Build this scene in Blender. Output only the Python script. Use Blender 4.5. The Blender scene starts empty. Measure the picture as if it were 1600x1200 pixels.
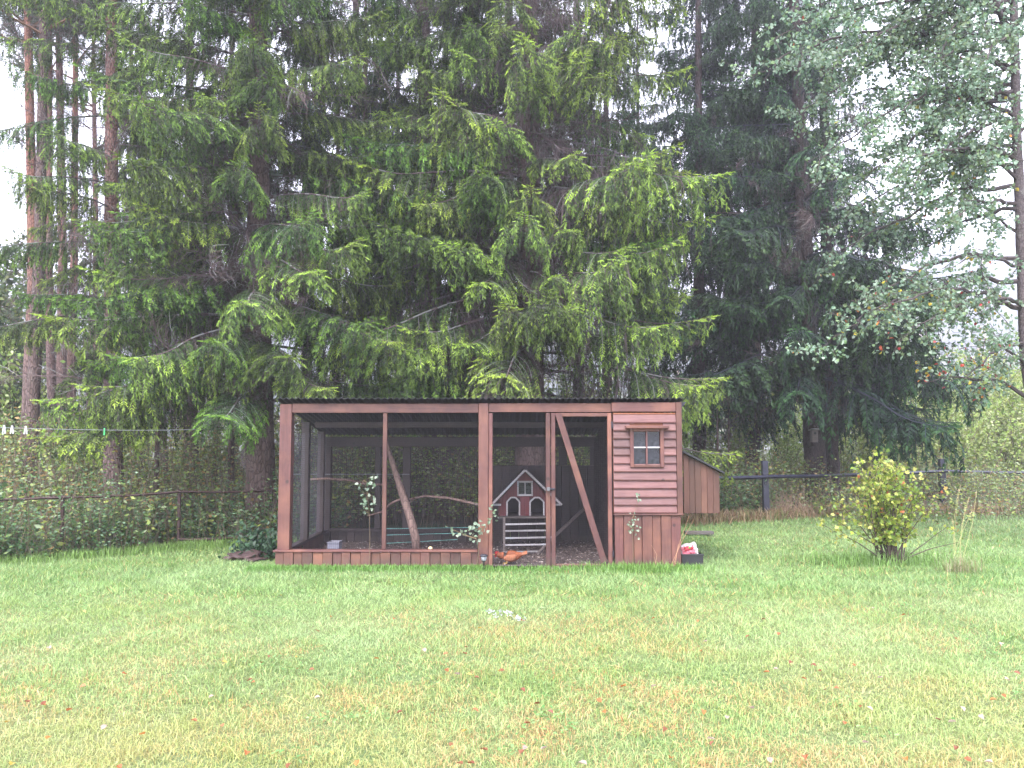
import bpy, bmesh, math, random
import numpy as np
from mathutils import Vector, Matrix, Euler, noise
R = math.radians
sc = bpy.context.scene
C = sc.collection

# ---------------------------------------------------------------- camera, sky, sun, exposure
F_PX, CX, CY, HZ, CAM_Z = 1256.0, 800.0, 600.0, 690.0, 1.55
PITCH = math.atan((HZ - CY) / F_PX)
cam_d = bpy.data.cameras.new('camera'); cam = bpy.data.objects.new('camera', cam_d); C.objects.link(cam)
cam.location = (0, 0, CAM_Z); cam.rotation_euler = (R(90) + PITCH, 0, 0)
cam_d.sensor_width = 36; cam_d.lens = 36 * F_PX / 1600; cam_d.clip_end = 3000; cam_d.clip_start = 0.05
sc.camera = cam

world = bpy.data.worlds.new('World'); sc.world = world; world.use_nodes = True
wt = world.node_tree; wt.nodes.clear()
w_out = wt.nodes.new('ShaderNodeOutputWorld'); w_bg = wt.nodes.new('ShaderNodeBackground')
w_sky = wt.nodes.new('ShaderNodeTexSky'); w_sky.sky_type = 'NISHITA'; w_sky.sun_disc = False
SUN_EL, SUN_AZ = R(52), R(200)
w_sky.sun_elevation = SUN_EL; w_sky.sun_rotation = SUN_AZ; w_sky.air_density = 1.2; w_sky.dust_density = 4.0
w_mix = wt.nodes.new('ShaderNodeMix'); w_mix.data_type = 'RGBA'
w_mix.inputs[0].default_value = 0.82; w_mix.inputs[7].default_value = (6.6, 6.7, 7.7, 1)   # even cloud deck
wt.links.new(w_sky.outputs[0], w_mix.inputs[6]); wt.links.new(w_mix.outputs[2], w_bg.inputs[0])
w_bg.inputs[1].default_value = 0.13
wt.links.new(w_bg.outputs[0], w_out.inputs[0])

sun_d = bpy.data.lights.new('sun', 'SUN'); sun = bpy.data.objects.new('sun', sun_d); C.objects.link(sun)
sun_d.energy = 1.5; sun_d.angle = R(35); sun_d.color = (1.0, 0.97, 0.92)
sdir = Vector((math.sin(SUN_AZ) * math.cos(SUN_EL), math.cos(SUN_AZ) * math.cos(SUN_EL), math.sin(SUN_EL)))
sun.rotation_euler = sdir.to_track_quat('Z', 'Y').to_euler(); sun.location = (0, -5, 30)

sc.view_settings.view_transform = 'Standard'; sc.view_settings.look = 'None'
sc.view_settings.gamma = 1.0; sc.view_settings.use_curve_mapping = False
sc.view_settings.exposure = 2.45
sc.render.engine = 'CYCLES'
sc.cycles.use_denoising = True
sc.cycles.max_bounces = 5; sc.cycles.diffuse_bounces = 3; sc.cycles.glossy_bounces = 2
sc.cycles.transmission_bounces = 4; sc.cycles.volume_bounces = 1; sc.cycles.transparent_max_bounces = 8
sc.cycles.caustics_reflective = False; sc.cycles.caustics_refractive = False

# ---------------------------------------------------------------- helpers
def ray(px, py):
    u = (px - CX) / F_PX; v = (CY - py) / F_PX
    return Vector((u, math.cos(PITCH) - v * math.sin(PITCH), math.sin(PITCH) + v * math.cos(PITCH)))
def P(px, py, d):
    r = ray(px, py); k = d / r.y
    return Vector((r.x * k, d, CAM_Z + r.z * k))
def X(px, d=10.0, py=760): return P(px, py, d).x
def Z(py, d=10.0): return P(800, py, d).z
def onground(px, py, z=0.0):
    r = ray(px, py); k = (z - CAM_Z) / r.z
    return Vector((r.x * k, r.y * k, z))

WL = {}
def link(o, parent=None, at=None):
    C.objects.link(o)
    w = Vector(at) if at is not None else Vector((0, 0, 0))
    WL[o.name] = w
    if parent is not None:
        o.parent = parent; o.location = w - WL[parent.name]
    else:
        o.location = w
    return o
def tag(o, label=None, cat=None, group=None, kind=None):
    if label: o['label'] = label
    if cat: o['category'] = cat
    if group: o['group'] = group
    if kind: o['kind'] = kind
    return o
def thing(name, at, label, cat, group=None):
    o = bpy.data.objects.new(name, None); o.empty_display_size = 0.2
    link(o, None, at); return tag(o, label, cat, group)

class G:
    """collects triangles with a pigment colour per vertex; one mesh"""
    def __init__(s): s.v = []; s.f = []; s.c = []; s.n = 0
    def add(s, V, F, col):
        V = np.asarray(V, dtype=np.float32).reshape(-1, 3); F = np.asarray(F, dtype=np.int64).reshape(-1, 3)
        col = np.asarray(col, dtype=np.float32)
        if col.ndim == 1: col = np.tile(col[:3], (len(V), 1))
        s.v.append(V); s.f.append(F + s.n); s.c.append(col); s.n += len(V)
    def data(s, name, mat, smooth=False, origin=None):
        V = np.concatenate(s.v); F = np.concatenate(s.f); c = np.concatenate(s.c)
        if origin is not None: V = V - np.array(origin, dtype=np.float32)
        me = bpy.data.meshes.new(name)
        me.vertices.add(len(V)); me.vertices.foreach_set('co', V.astype(np.float32).ravel())
        me.loops.add(len(F) * 3); me.loops.foreach_set('vertex_index', F.astype(np.int32).ravel())
        me.polygons.add(len(F)); me.polygons.foreach_set('loop_start', np.arange(0, len(F) * 3, 3, dtype=np.int32))
        me.polygons.foreach_set('loop_total', np.full(len(F), 3, dtype=np.int32))
        me.polygons.foreach_set('use_smooth', np.full(len(F), smooth, dtype=bool))
        at = me.color_attributes.new('Col', 'FLOAT_COLOR', 'POINT')
        cc = np.ones((len(V), 4), dtype=np.float32); cc[:, :3] = c
        at.data.foreach_set('color', cc.ravel())
        me.materials.append(mat); me.update(calc_edges=True)
        return me
    def build(s, name, mat, parent=None, at=None, smooth=False):
        """vertices given in world space; at = where the origin goes"""
        w = Vector(at) if at is not None else (WL[parent.name] if parent is not None else Vector((0, 0, 0)))
        o = bpy.data.objects.new(name, s.data(name, mat, smooth, origin=w))
        return link(o, parent, w)

def unit(a): return a / np.maximum(np.linalg.norm(a, axis=-1, keepdims=True), 1e-9)
def frames(D, rng):
    """two unit vectors perpendicular to each D with a random roll"""
    r = rng.normal(size=D.shape); U = unit(np.cross(D, r)); V = np.cross(D, U); return U, V

def tubes(g, P0, P1, r0, r1, col, sides=3):
    P0 = np.asarray(P0, float).reshape(-1, 3); P1 = np.asarray(P1, float).reshape(-1, 3); n = len(P0)
    if n == 0: return
    r0 = np.broadcast_to(np.asarray(r0, float), (n,)); r1 = np.broadcast_to(np.asarray(r1, float), (n,))
    D = unit(P1 - P0); ref = np.tile([0.31, 0.17, 0.93], (n, 1)); ref[np.abs(D[:, 2]) > 0.9] = [1, 0.1, 0.05]
    U = unit(np.cross(D, ref)); W = np.cross(D, U)
    V = np.zeros((n, 2 * sides, 3))
    for k in range(sides):
        a = 2 * math.pi * k / sides; o = math.cos(a) * U + math.sin(a) * W
        V[:, k] = P0 + o * r0[:, None]; V[:, sides + k] = P1 + o * r1[:, None]
    fs = []
    for k in range(sides):
        j = (k + 1) % sides; fs += [(k, j, sides + j), (k, sides + j, sides + k)]
    F = (np.array(fs)[None] + (np.arange(n) * 2 * sides)[:, None, None])
    col = np.asarray(col, float)
    if col.ndim == 2: col = np.repeat(col, 2 * sides, axis=0)
    g.add(V, F, col)

def kites(g, B, D, L, W, rng, col, mid=0.45, U=None):
    """flat pointed leaves: base B, direction D, length L, width W"""
    n = len(B)
    if n == 0: return
    if U is None: U, _ = frames(D, rng)
    L = np.broadcast_to(L, (n,))[:, None]; W = np.broadcast_to(W, (n,))[:, None]
    m = B + D * L * mid
    V = np.stack([B, m + U * W * .5, B + D * L, m - U * W * .5], axis=1)
    F = np.array([(0, 1, 2), (0, 2, 3)])[None] + (np.arange(n) * 4)[:, None, None]
    col = np.asarray(col, float)
    if col.ndim == 2: col = np.repeat(col, 4, axis=0)
    g.add(V, F, col)

def leaves(g, B, D, L, W, rng, col, fold=0.25, nrm=None):
    """folded broad leaves of 6 vertices"""
    n = len(B)
    if n == 0: return
    if nrm is None: U, N = frames(D, rng)
    else:
        U = unit(np.cross(D, nrm)); N = np.cross(U, D)
    L = np.broadcast_to(L, (n,))[:, None]; W = np.broadcast_to(W, (n,))[:, None]
    def pt(t, s, h): return B + D * L * t + U * W * s + N * W * h
    V = np.stack([pt(0, 0, 0), pt(.3, .45, fold * .5), pt(.68, .36, fold * .4), pt(1, 0, -.12), pt(.68, -.36, fold * .4), pt(.3, -.45, fold * .5)], axis=1)
    F = np.array([(0, 1, 2), (0, 2, 3), (0, 3, 4), (0, 4, 5)])[None] + (np.arange(n) * 6)[:, None, None]
    col = np.asarray(col, float)
    if col.ndim == 2: col = np.repeat(col, 6, axis=0)
    g.add(V, F, col)

def shoots(g, B, D, L, W, rng, col, K=6, nl=0.02, nw=0.0045):
    """needled spruce shoots: a slim core and K splayed needle tufts"""
    B = np.asarray(B, float); D = unit(np.asarray(D, float)); n = len(B)
    if n == 0: return
    L = np.asarray(L, float); U, V = frames(D, rng)
    kites(g, B, D, L, W, rng, col, U=U)
    for k in range(K):
        s = (k + rng.random(n)) / K; ph = rng.random(n) * 6.283
        o = U * np.cos(ph)[:, None] + V * np.sin(ph)[:, None]
        b = B + D * (L * (0.05 + .85 * s))[:, None]
        d = unit(D * .75 + o)
        l = nl * (0.75 + .5 * rng.random(n))
        T = np.stack([b - D * nw, b + D * nw, b + d * l[:, None]], axis=1)
        F = np.array([(0, 1, 2)])[None] + (np.arange(n) * 3)[:, None, None]
        c = np.repeat(np.asarray(col) * (0.85 + .3 * rng.random((n, 1))), 3, axis=0)
        g.add(T, F, c)

# ---------------------------------------------------------------- materials
MAT = {}
def new_mat(name):
    m = bpy.data.materials.new(name); m.use_nodes = True
    nt = m.node_tree; b = nt.nodes['Principled BSDF']; MAT[name] = m
    return m, nt, b
def N(nt, t, **kw):
    n = nt.nodes.new(t)
    for k, v in kw.items(): setattr(n, k, v)
    return n
def ramp(nt, fac, stops):
    r = N(nt, 'ShaderNodeValToRGB'); el = r.color_ramp.elements
    el[0].position, el[0].color = stops[0][0], (*stops[0][1], 1)
    el[1].position, el[1].color = stops[-1][0], (*stops[-1][1], 1)
    for p, c in stops[1:-1]:
        e = el.new(p); e.color = (*c, 1)
    nt.links.new(fac, r.inputs[0]); return r
def noise_tex(nt, vec, scale, detail=4, rough=.55, dist=0):
    n = N(nt, 'ShaderNodeTexNoise'); n.inputs['Scale'].default_value = scale; n.inputs['Detail'].default_value = detail
    n.inputs['Roughness'].default_value = rough; n.inputs['Distortion'].default_value = dist
    if vec is not None: nt.links.new(vec, n.inputs['Vector'])
    return n
def mixc(nt, a, b, fac, mode='MIX'):
    m = N(nt, 'ShaderNodeMix', data_type='RGBA', blend_type=mode)
    for i, v in ((6, a), (7, b), (0, fac)):
        if isinstance(v, (tuple, list)): m.inputs[i].default_value = (*v, 1)[:4]
        elif isinstance(v, (int, float)): m.inputs[i].default_value = v
        else: nt.links.new(v, m.inputs[i])
    return m.outputs[2]
def bump(nt, b, h, strength=.5, dist=.01):
    n = N(nt, 'ShaderNodeBump'); n.inputs['Strength'].default_value = strength; n.inputs['Distance'].default_value = dist
    nt.links.new(h, n.inputs['Height']); nt.links.new(n.outputs[0], b.inputs['Normal'])
def mapped(nt, scale, src='Object'):
    tc = N(nt, 'ShaderNodeTexCoord'); mp = N(nt, 'ShaderNodeMapping'); mp.inputs['Scale'].default_value = scale
    nt.links.new(tc.outputs[src], mp.inputs['Vector']); return mp.outputs[0]

def foliage_mat(name, trans=.3, rough=.55, spec=.35, vary=.12, tint=(1, 1, 1)):
    """leaf pigment from the vertex colour, a little different per object, light shining through"""
    m, nt, b = new_mat(name)
    a = N(nt, 'ShaderNodeAttribute', attribute_name='Col')
    oi = N(nt, 'ShaderNodeObjectInfo'); hs = N(nt, 'ShaderNodeHueSaturation')
    for out, lo, hi in (('Hue', .5 - vary * .12, .5 + vary * .12), ('Value', 1 - vary * 1.3, 1 + vary * 1.3)):
        mr = N(nt, 'ShaderNodeMapRange'); mr.inputs[3].default_value = lo; mr.inputs[4].default_value = hi
        nt.links.new(oi.outputs['Random'], mr.inputs[0]); nt.links.new(mr.outputs[0], hs.inputs[out])
    nt.links.new(mixc(nt, a.outputs['Color'], tint, 1.0, 'MULTIPLY'), hs.inputs['Color'])
    nt.links.new(hs.outputs[0], b.inputs['Base Color'])
    b.inputs['Roughness'].default_value = rough; b.inputs['Specular IOR Level'].default_value = spec
    t = N(nt, 'ShaderNodeBsdfTranslucent'); nt.links.new(hs.outputs[0], t.inputs[0])
    ms = N(nt, 'ShaderNodeMixShader'); ms.inputs[0].default_value = trans
    nt.links.new(b.outputs[0], ms.inputs[1]); nt.links.new(t.outputs[0], ms.inputs[2])
    nt.links.new(ms.outputs[0], nt.nodes['Material Output'].inputs[0])
    return m
foliage_mat('spruce_needles', .18, .6, .3, .08)
foliage_mat('leaf', .38, .45, .45, .1)
foliage_mat('grass_blade', .35, .45, .4, 0)
foliage_mat('twig', 0.0, .8, .2, .1)

def plain(name, col, rough=.6, metal=0, spec=.5, var=0.15, scale=20, bmp=0.0, alpha=None):
    m, nt, b = new_mat(name)
    v = mapped(nt, (1, 1, 1)); n = noise_tex(nt, v, scale, 5)
    lo = tuple(c * (1 - var) for c in col); hi = tuple(c * (1 + var) for c in col)
    r = ramp(nt, n.outputs[0], [(.3, lo), (.7, hi)]); nt.links.new(r.outputs[0], b.inputs['Base Color'])
    b.inputs['Roughness'].default_value = rough; b.inputs['Metallic'].default_value = metal
    b.inputs['Specular IOR Level'].default_value = spec
    if bmp: bump(nt, b, n.outputs[0], bmp, .01)
    return m

def wood(name, axis, c_lo, c_hi, worn=(.20, .085, .055), wornamt=.35, rough=.55):
    """stained board: grain runs along axis, each board a little different"""
    s = [9, 9, 9]; s['xyz'.index(axis)] = .55
    m, nt, b = new_mat(name)
    tc = N(nt, 'ShaderNodeTexCoord'); oi = N(nt, 'ShaderNodeObjectInfo')
    off = N(nt, 'ShaderNodeVectorMath', operation='SCALE'); off.inputs[0].default_value = (37, 91, 53)
    nt.links.new(oi.outputs['Random'], off.inputs['Scale'])
    ad = N(nt, 'ShaderNodeVectorMath', operation='ADD'); nt.links.new(tc.outputs['Object'], ad.inputs[0]); nt.links.new(off.outputs[0], ad.inputs[1])
    mp = N(nt, 'ShaderNodeMapping'); mp.inputs['Scale'].default_value = s; nt.links.new(ad.outputs[0], mp.inputs['Vector'])
    g1 = noise_tex(nt, mp.outputs[0], 5, 7, .65, .6); g2 = noise_tex(nt, ad.outputs[0], 2.2, 4, .6)
    col = ramp(nt, g1.outputs[0], [(.28, c_lo), (.72, c_hi)])
    w = ramp(nt, g2.outputs[0], [(.42, (0, 0, 0)), (.68, (min(1, wornamt * 1.8),) * 3)])
    c = mixc(nt, col.outputs[0], worn, w.outputs[0])
    hs = N(nt, 'ShaderNodeHueSaturation'); nt.links.new(c, hs.inputs['Color'])
    mr = N(nt, 'ShaderNodeMapRange'); mr.inputs[3].default_value = .68; mr.inputs[4].default_value = 1.28
    nt.links.new(oi.outputs['Random'], mr.inputs[0]); nt.links.new(mr.outputs[0], hs.inputs['Value'])
    # knots: small dark round spots
    vo = N(nt, 'ShaderNodeTexVoronoi'); vo.inputs['Scale'].default_value = 3.2; nt.links.new(ad.outputs[0], vo.inputs['Vector'])
    kn = ramp(nt, vo.outputs['Distance'], [(.04, (.3,) * 3), (.09, (1,) * 3)])
    gp = N(nt, 'ShaderNodeNewGeometry'); sz = N(nt, 'ShaderNodeSeparateXYZ'); nt.links.new(gp.outputs['Position'], sz.inputs[0])
    mn = noise_tex(nt, gp.outputs['Position'], 14, 5, .7); md = N(nt, 'ShaderNodeMath', operation='MULTIPLY_ADD'); md.inputs[1].default_value = -.22
    nt.links.new(mn.outputs[0], md.inputs[0]); nt.links.new(sz.outputs['Z'], md.inputs[2])
    mu = ramp(nt, md.outputs[0], [(-0.0, (.28,) * 3), (.03, (0, 0, 0))])        # dried mud splashed on the lowest boards
    gs_ = noise_tex(nt, ad.outputs[0], 1.1, 6, .7, 1.5); gy = ramp(nt, gs_.outputs[0], [(.55, (0, 0, 0)), (.72, (.35, .35, .35))])
    cc_ = mixc(nt, mixc(nt, hs.outputs[0], kn.outputs[0], 1.0, 'MULTIPLY'), (c_hi[0] * 1.1, c_hi[1] * 1.7, c_hi[2] * 1.9), gy.outputs[0])   # greyed, weathered patches
    nt.links.new(mixc(nt, cc_, (.075, .055, .045), mu.outputs[0]), b.inputs['Base Color'])
    rr = ramp(nt, g1.outputs[0], [(.3, (rough + .12,) * 3), (.7, (rough - .08,) * 3)]); nt.links.new(rr.outputs[0], b.inputs['Roughness'])
    b.inputs['Specular IOR Level'].default_value = .5
    bump(nt, b, g1.outputs[0], .5, .004)
    return m
RED_LO, RED_HI = (.050, .017, .017), (.104, .037, .035)
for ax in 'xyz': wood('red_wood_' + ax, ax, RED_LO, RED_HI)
for ax in 'xz': wood('siding_' + ax, ax, (.066, .025, .026), (.125, .051, .052), worn=(.2, .09, .07), wornamt=.15)
wood('skirt_wood', 'z', (.046, .018, .017), (.094, .037, .031), worn=(.18, .075, .045), wornamt=.4)
wood('raw_wood', 'z', (.046, .017, .012), (.092, .036, .025), worn=(.115, .052, .034), wornamt=.5)
wood('fresh_wood', 'x', (.17, .052, .020), (.25, .085, .034), worn=(.2, .07, .035))
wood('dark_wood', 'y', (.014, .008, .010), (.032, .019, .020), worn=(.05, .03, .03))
wood('grey_plank', 'x', (.07, .055, .055), (.15, .12, .12), worn=(.2, .17, .16))
wood('pale_paint', 'x', (.26, .25, .27), (.42, .40, .43), worn=(.2, .15, .14), wornamt=.3)
wood('crimson', 'z', (.07, .009, .013), (.13, .016, .022), worn=(.1, .02, .02), wornamt=.3)
plain('black_metal', (.02, .02, .03), .4, .3)
plain('roof_sheet', (.012, .012, .018), .5, .0, bmp=.2)
plain('wire', (.042, .038, .052), .45, .6)
plain('side_wire', (.1, .1, .13), .4, .6)
plain('rust', (.045, .024, .024), .75, .2, var=.45, scale=14, bmp=.4)
plain('fence_navy', (.018, .019, .038), .5, .1, var=.3, scale=9, bmp=.2)
plain('white_plastic', (.5, .5, .54), .35, var=.04)
plain('green_plastic', (.05, .33, .12), .35, var=.08)
plain('grey_plastic', (.14, .14, .18), .4, var=.1)
plain('black_plastic', (.018, .018, .022), .4, var=.2)
plain('cord', (.32, .33, .36), .6, var=.1)
plain('cyan_cord', (.16, .38, .36), .6, var=.2)
plain('hen_orange', (.20, .055, .022), .8, var=.45, scale=28, bmp=.6)
plain('hen_pale', (.27, .10, .05), .8, var=.2, scale=40, bmp=.4)
plain('hen_red', (.45, .015, .02), .5, var=.2)
plain('hen_yellow', (.55, .35, .1), .5)
plain('feather', (.38, .33, .35), .8, var=.08)
plain('pink_print', (.42, .10, .14), .4, var=.5, scale=18)
plain('red_print', (.32, .015, .03), .4, var=.2)
plain('green_print', (.12, .3, .06), .4, var=.2)
plain('egg', (.72, .55, .3), .5, var=.1)
plain('rock', (.17, .13, .12), .85, var=.4, scale=6, bmp=.8)
plain('steel', (.12, .12, .13), .4, .5)
m, nt, b = new_mat('pane'); b.inputs['Base Color'].default_value = (.035, .04, .055, 1); b.inputs['Roughness'].default_value = .06
b.inputs['Specular IOR Level'].default_value = .35
pn = noise_tex(nt, mapped(nt, (1, 1, 1)), 5, 3, .6, 2.5); pr = ramp(nt, pn.outputs[0], [(.35, (.005, .006, .010)), (.5, (.014, .016, .022)), (.68, (.032, .034, .042))])
nt.links.new(pr.outputs[0], b.inputs['Base Color'])
plain('lamp_glass', (.35, .36, .42), .1, var=.2)

def bark(name, lo, hi, upper=None, split=(3, 6), zs=.35, dist=.03):
    m, nt, b = new_mat(name)
    v = mapped(nt, (1, 1, zs)); n1 = noise_tex(nt, v, 9, 8, .7, .4)
    vo = N(nt, 'ShaderNodeTexVoronoi', feature='DISTANCE_TO_EDGE'); vo.inputs['Scale'].default_value = 22; nt.links.new(v, vo.inputs['Vector'])
    c = ramp(nt, n1.outputs[0], [(.3, lo), (.7, hi)]).outputs[0]
    if upper:
        g = N(nt, 'ShaderNodeNewGeometry'); sx = N(nt, 'ShaderNodeSeparateXYZ'); nt.links.new(g.outputs['Position'], sx.inputs[0])
        n2 = noise_tex(nt, g.outputs['Position'], 1.3, 3); ad = N(nt, 'ShaderNodeMath', operation='MULTIPLY_ADD'); ad.inputs[1].default_value = 3
        nt.links.new(n2.outputs[0], ad.inputs[0]); nt.links.new(sx.outputs['Z'], ad.inputs[2])
        mr = N(nt, 'ShaderNodeMapRange'); mr.inputs[1].default_value = split[0] + 1.5; mr.inputs[2].default_value = split[1] + 1.5
        nt.links.new(ad.outputs[0], mr.inputs[0])
        c2 = ramp(nt, n1.outputs[0], [(.3, upper[0]), (.7, upper[1])]).outputs[0]
        c = mixc(nt, c, c2, mr.outputs[0])
    n3 = noise_tex(nt, v, 3.5, 4); li = ramp(nt, n3.outputs[0], [(.58, (0, 0, 0)), (.72, (.4, .4, .4))])
    c = mixc(nt, c, (.24, .26, .23), li.outputs[0])           # lichen
    cr = ramp(nt, vo.outputs['Distance'], [(0.0, (.35,) * 3), (.12, (1,) * 3)])   # cracks between the plates
    nt.links.new(mixc(nt, c, cr.outputs[0], .7, 'MULTIPLY'), b.inputs['Base Color'])
    b.inputs['Roughness'].default_value = .85; b.inputs['Specular IOR Level'].default_value = .25
    h = N(nt, 'ShaderNodeMath', operation='ADD'); nt.links.new(n1.outputs[0], h.inputs[0]); nt.links.new(cr.outputs[0], h.inputs[1])
    bump(nt, b, h.outputs[0], .8, dist)
    return m
bark('spruce_bark', (.075, .05, .048), (.17, .12, .115))
bark('dark_bark', (.035, .026, .028), (.085, .062, .064))
bark('pine_bark', (.10, .065, .06), (.20, .14, .135), ((.17, .075, .06), (.30, .15, .115)), (2.5, 7))
bark('pink_bark', (.09, .06, .06), (.20, .14, .14), ((.14, .075, .07), (.25, .14, .125)), (2.5, 6))
bark('birch_bark', (.05, .04, .045), (.13, .105, .11), zs=1.2, dist=.01)
bark('pole_bark', (.14, .09, .08), (.28, .19, .17), zs=.3, dist=.01)

# ground materials
m, nt, b = new_mat('lawn_soil')
g_ = N(nt, 'ShaderNodeNewGeometry'); n1 = noise_tex(nt, g_.outputs['Position'], .55, 5, .6); n2 = noise_tex(nt, g_.outputs['Position'], 30, 6, .7)
c1 = ramp(nt, n1.outputs[0], [(.35, (.09, .15, .045)), (.65, (.18, .19, .08))]).outputs[0]
c2 = ramp(nt, n2.outputs[0], [(.3, (.45, .45, .45)), (.7, (1.2, 1.2, 1.2))]).outputs[0]
nt.links.new(mixc(nt, c1, c2, 1.0, 'MULTIPLY'), b.inputs['Base Color']); b.inputs['Roughness'].default_value = .9
bump(nt, b, n2.outputs[0], .8, .02)
m, nt, b = new_mat('forest_soil')
g_ = N(nt, 'ShaderNodeNewGeometry'); n1 = noise_tex(nt, g_.outputs['Position'], .8, 6, .65); n2 = noise_tex(nt, g_.outputs['Position'], 18, 6, .7)
c1 = ramp(nt, n1.outputs[0], [(.35, (.055, .045, .025)), (.5, (.05, .065, .025)), (.7, (.07, .10, .035))]).outputs[0]
nt.links.new(mixc(nt, c1, ramp(nt, n2.outputs[0], [(.3, (.5,) * 3), (.7, (1.3,) * 3)]).outputs[0], 1.0, 'MULTIPLY'), b.inputs['Base Color'])
b.inputs['Roughness'].default_value = .95; bump(nt, b, n2.outputs[0], .8, .04)
m, nt, b = new_mat('coop_soil')
n2 = noise_tex(nt, mapped(nt, (1, 1, 1)), 26, 7, .75); nt.links.new(ramp(nt, n2.outputs[0], [(.35, (.045, .032, .032)), (.5, (.09, .065, .062)), (.7, (.17, .125, .12))]).outputs[0], b.inputs['Base Color'])
b.inputs['Roughness'].default_value = .95; bump(nt, b, n2.outputs[0], 1, .03)

# ---------------------------------------------------------------- solids
def box(name, x, y, z, mat, parent, bev=.004, jit=None, label=None):
    """bevelled box between two corners, grain space centred on the piece"""
    c = Vector(((x[0] + x[1]) / 2, (y[0] + y[1]) / 2, (z[0] + z[1]) / 2))
    h = ((x[1] - x[0]) / 2, (y[1] - y[0]) / 2, (z[1] - z[0]) / 2)
    bm = bmesh.new(); bmesh.ops.create_cube(bm, size=2)
    for v in bm.verts: v.co = Vector((v.co.x * h[0], v.co.y * h[1], v.co.z * h[2]))
    if bev and min(h) > bev * 1.2: bmesh.ops.bevel(bm, geom=bm.edges[:], offset=bev, segments=1, affect='EDGES')
    me = bpy.data.meshes.new(name); bm.to_mesh(me); bm.free(); me.materials.append(MAT[mat])
    o = link(bpy.data.objects.new(name, me), parent, c)
    if jit: o.rotation_euler = jit
    if label: o['label'] = label
    return o
def poly(name, pts, y, mat, parent, bev=0.003):
    """flat outline (x,z) given a thickness from y[0] to y[1]"""
    cx = sum(p[0] for p in pts) / len(pts); cz = sum(p[1] for p in pts) / len(pts); cy = (y[0] + y[1]) / 2
    bm = bmesh.new(); vs = [bm.verts.new((p[0] - cx, y[0] - cy, p[1] - cz)) for p in pts]
    f = bm.faces.new(vs); r = bmesh.ops.extrude_face_region(bm, geom=[f])
    for v in [e for e in r['geom'] if isinstance(e, bmesh.types.BMVert)]: v.co.y += y[1] - y[0]
    bmesh.ops.recalc_face_normals(bm, faces=bm.faces[:])
    if bev: bmesh.ops.bevel(bm, geom=bm.edges[:], offset=bev, segments=1, affect='EDGES')
    me = bpy.data.meshes.new(name); bm.to_mesh(me); bm.free(); me.materials.append(MAT[mat])
    return link(bpy.data.objects.new(name, me), parent, (cx, cy, cz))
def bar(name, a, b, w, t, mat, parent):
    """squared stick from a to b, w wide in the picture plane, t deep"""
    a = Vector(a); b = Vector(b); d = b - a; L = d.length
    bm = bmesh.new(); bmesh.ops.create_cube(bm, size=1)
    for v in bm.verts: v.co = Vector((v.co.x * w, v.co.y * t, v.co.z * L))
    bmesh.ops.bevel(bm, geom=bm.edges[:], offset=min(w, t) * .1, segments=1, affect='EDGES')
    me = bpy.data.meshes.new(name); bm.to_mesh(me); bm.free(); me.materials.append(MAT[mat])
    o = link(bpy.data.objects.new(name, me), parent, (a + b) / 2)
    z = d.normalized(); yv = Vector((0, 1, 0)); yv = (yv - z * yv.dot(z)).normalized(); xv = yv.cross(z)
    o.rotation_euler = Matrix((xv, yv, z)).transposed().to_euler(); return o
def polytube(g, pts, rad, col, sides=12, seed=0, rough=0.0, cap=True):
    """one smooth tube through points with a radius each"""
    pts = [Vector(p) for p in pts]; n = len(pts); V = []
    for i, p in enumerate(pts):
        d = (pts[min(i + 1, n - 1)] - pts[max(i - 1, 0)]).normalized()
        ref = Vector((0, 1, 0)) if abs(d.y) < .8 else Vector((1, 0, 0))
        u = d.cross(ref).normalized(); w = d.cross(u)
        for k in range(sides):
            a = 2 * math.pi * k / sides; o = u * math.cos(a) + w * math.sin(a)
            r = rad[i]
            if rough: r *= 1 + rough * noise.noise((p + o * rad[i]) * (1.2 / max(rad[i], .05)) * .5 + Vector((seed, 0, 0)))
            V.append(p + o * r)
    Fc = []
    for i in range(n - 1):
        for k in range(sides):
            j = (k + 1) % sides; a, b2, c2, d2 = i * sides + k, i * sides + j, (i + 1) * sides + j, (i + 1) * sides + k
            Fc += [(a, b2, c2), (a, c2, d2)]
    if cap:
        for base, cpt in ((0, pts[0]), ((n - 1) * sides, pts[-1])):
            ci = len(V); V.append(cpt)
            for k in range(sides): Fc.append((base + k, ci, base + (k + 1) % sides))
    g.add(np.array([tuple(v) for v in V]), Fc, col)
def wires(x, y0, z, sp=.025, r=.00085, y1=None, mat='wire', name='wire_mesh', parent=None):
    """welded netting between two points (x0,y0)-(x1,y1) in plan, z range"""
    y1 = y0 if y1 is None else y1; g = G()
    a = np.array([x[0], y0]); b2 = np.array([x[1], y1]); L = np.linalg.norm(b2 - a)
    ts = np.arange(sp / 2, L, sp) / L; p = a + (b2 - a) * ts[:, None]
    tubes(g, np.c_[p, np.full(len(p), z[0])], np.c_[p, np.full(len(p), z[1])], r, r, (1, 1, 1))
    zs = np.arange(z[0] + sp / 2, z[1], sp)
    tubes(g, np.c_[np.tile(a, (len(zs), 1)), zs], np.c_[np.tile(b2, (len(zs), 1)), zs], r, r, (1, 1, 1))
    return g.build(name, MAT[mat], parent, at=((x[0] + x[1]) / 2, (y0 + y1) / 2, z[0]))

# ================================================================ SETTING: ground, hill
# fence line in plan: left run, behind the coop, right run
FL = [P(-120, 770, 10.3), P(95, 870, 11.0), P(278, 868, 12.0), P(430, 765, 12.7), P(800, 760, 14.2), P(1197, 808, 16.5), P(1473, 775, 21.0), P(1750, 775, 24)]
FX = [p.x for p in FL]; FY = [p.y for p in FL]
def fence_y(x): return np.interp(x, FX, FY)

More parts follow.
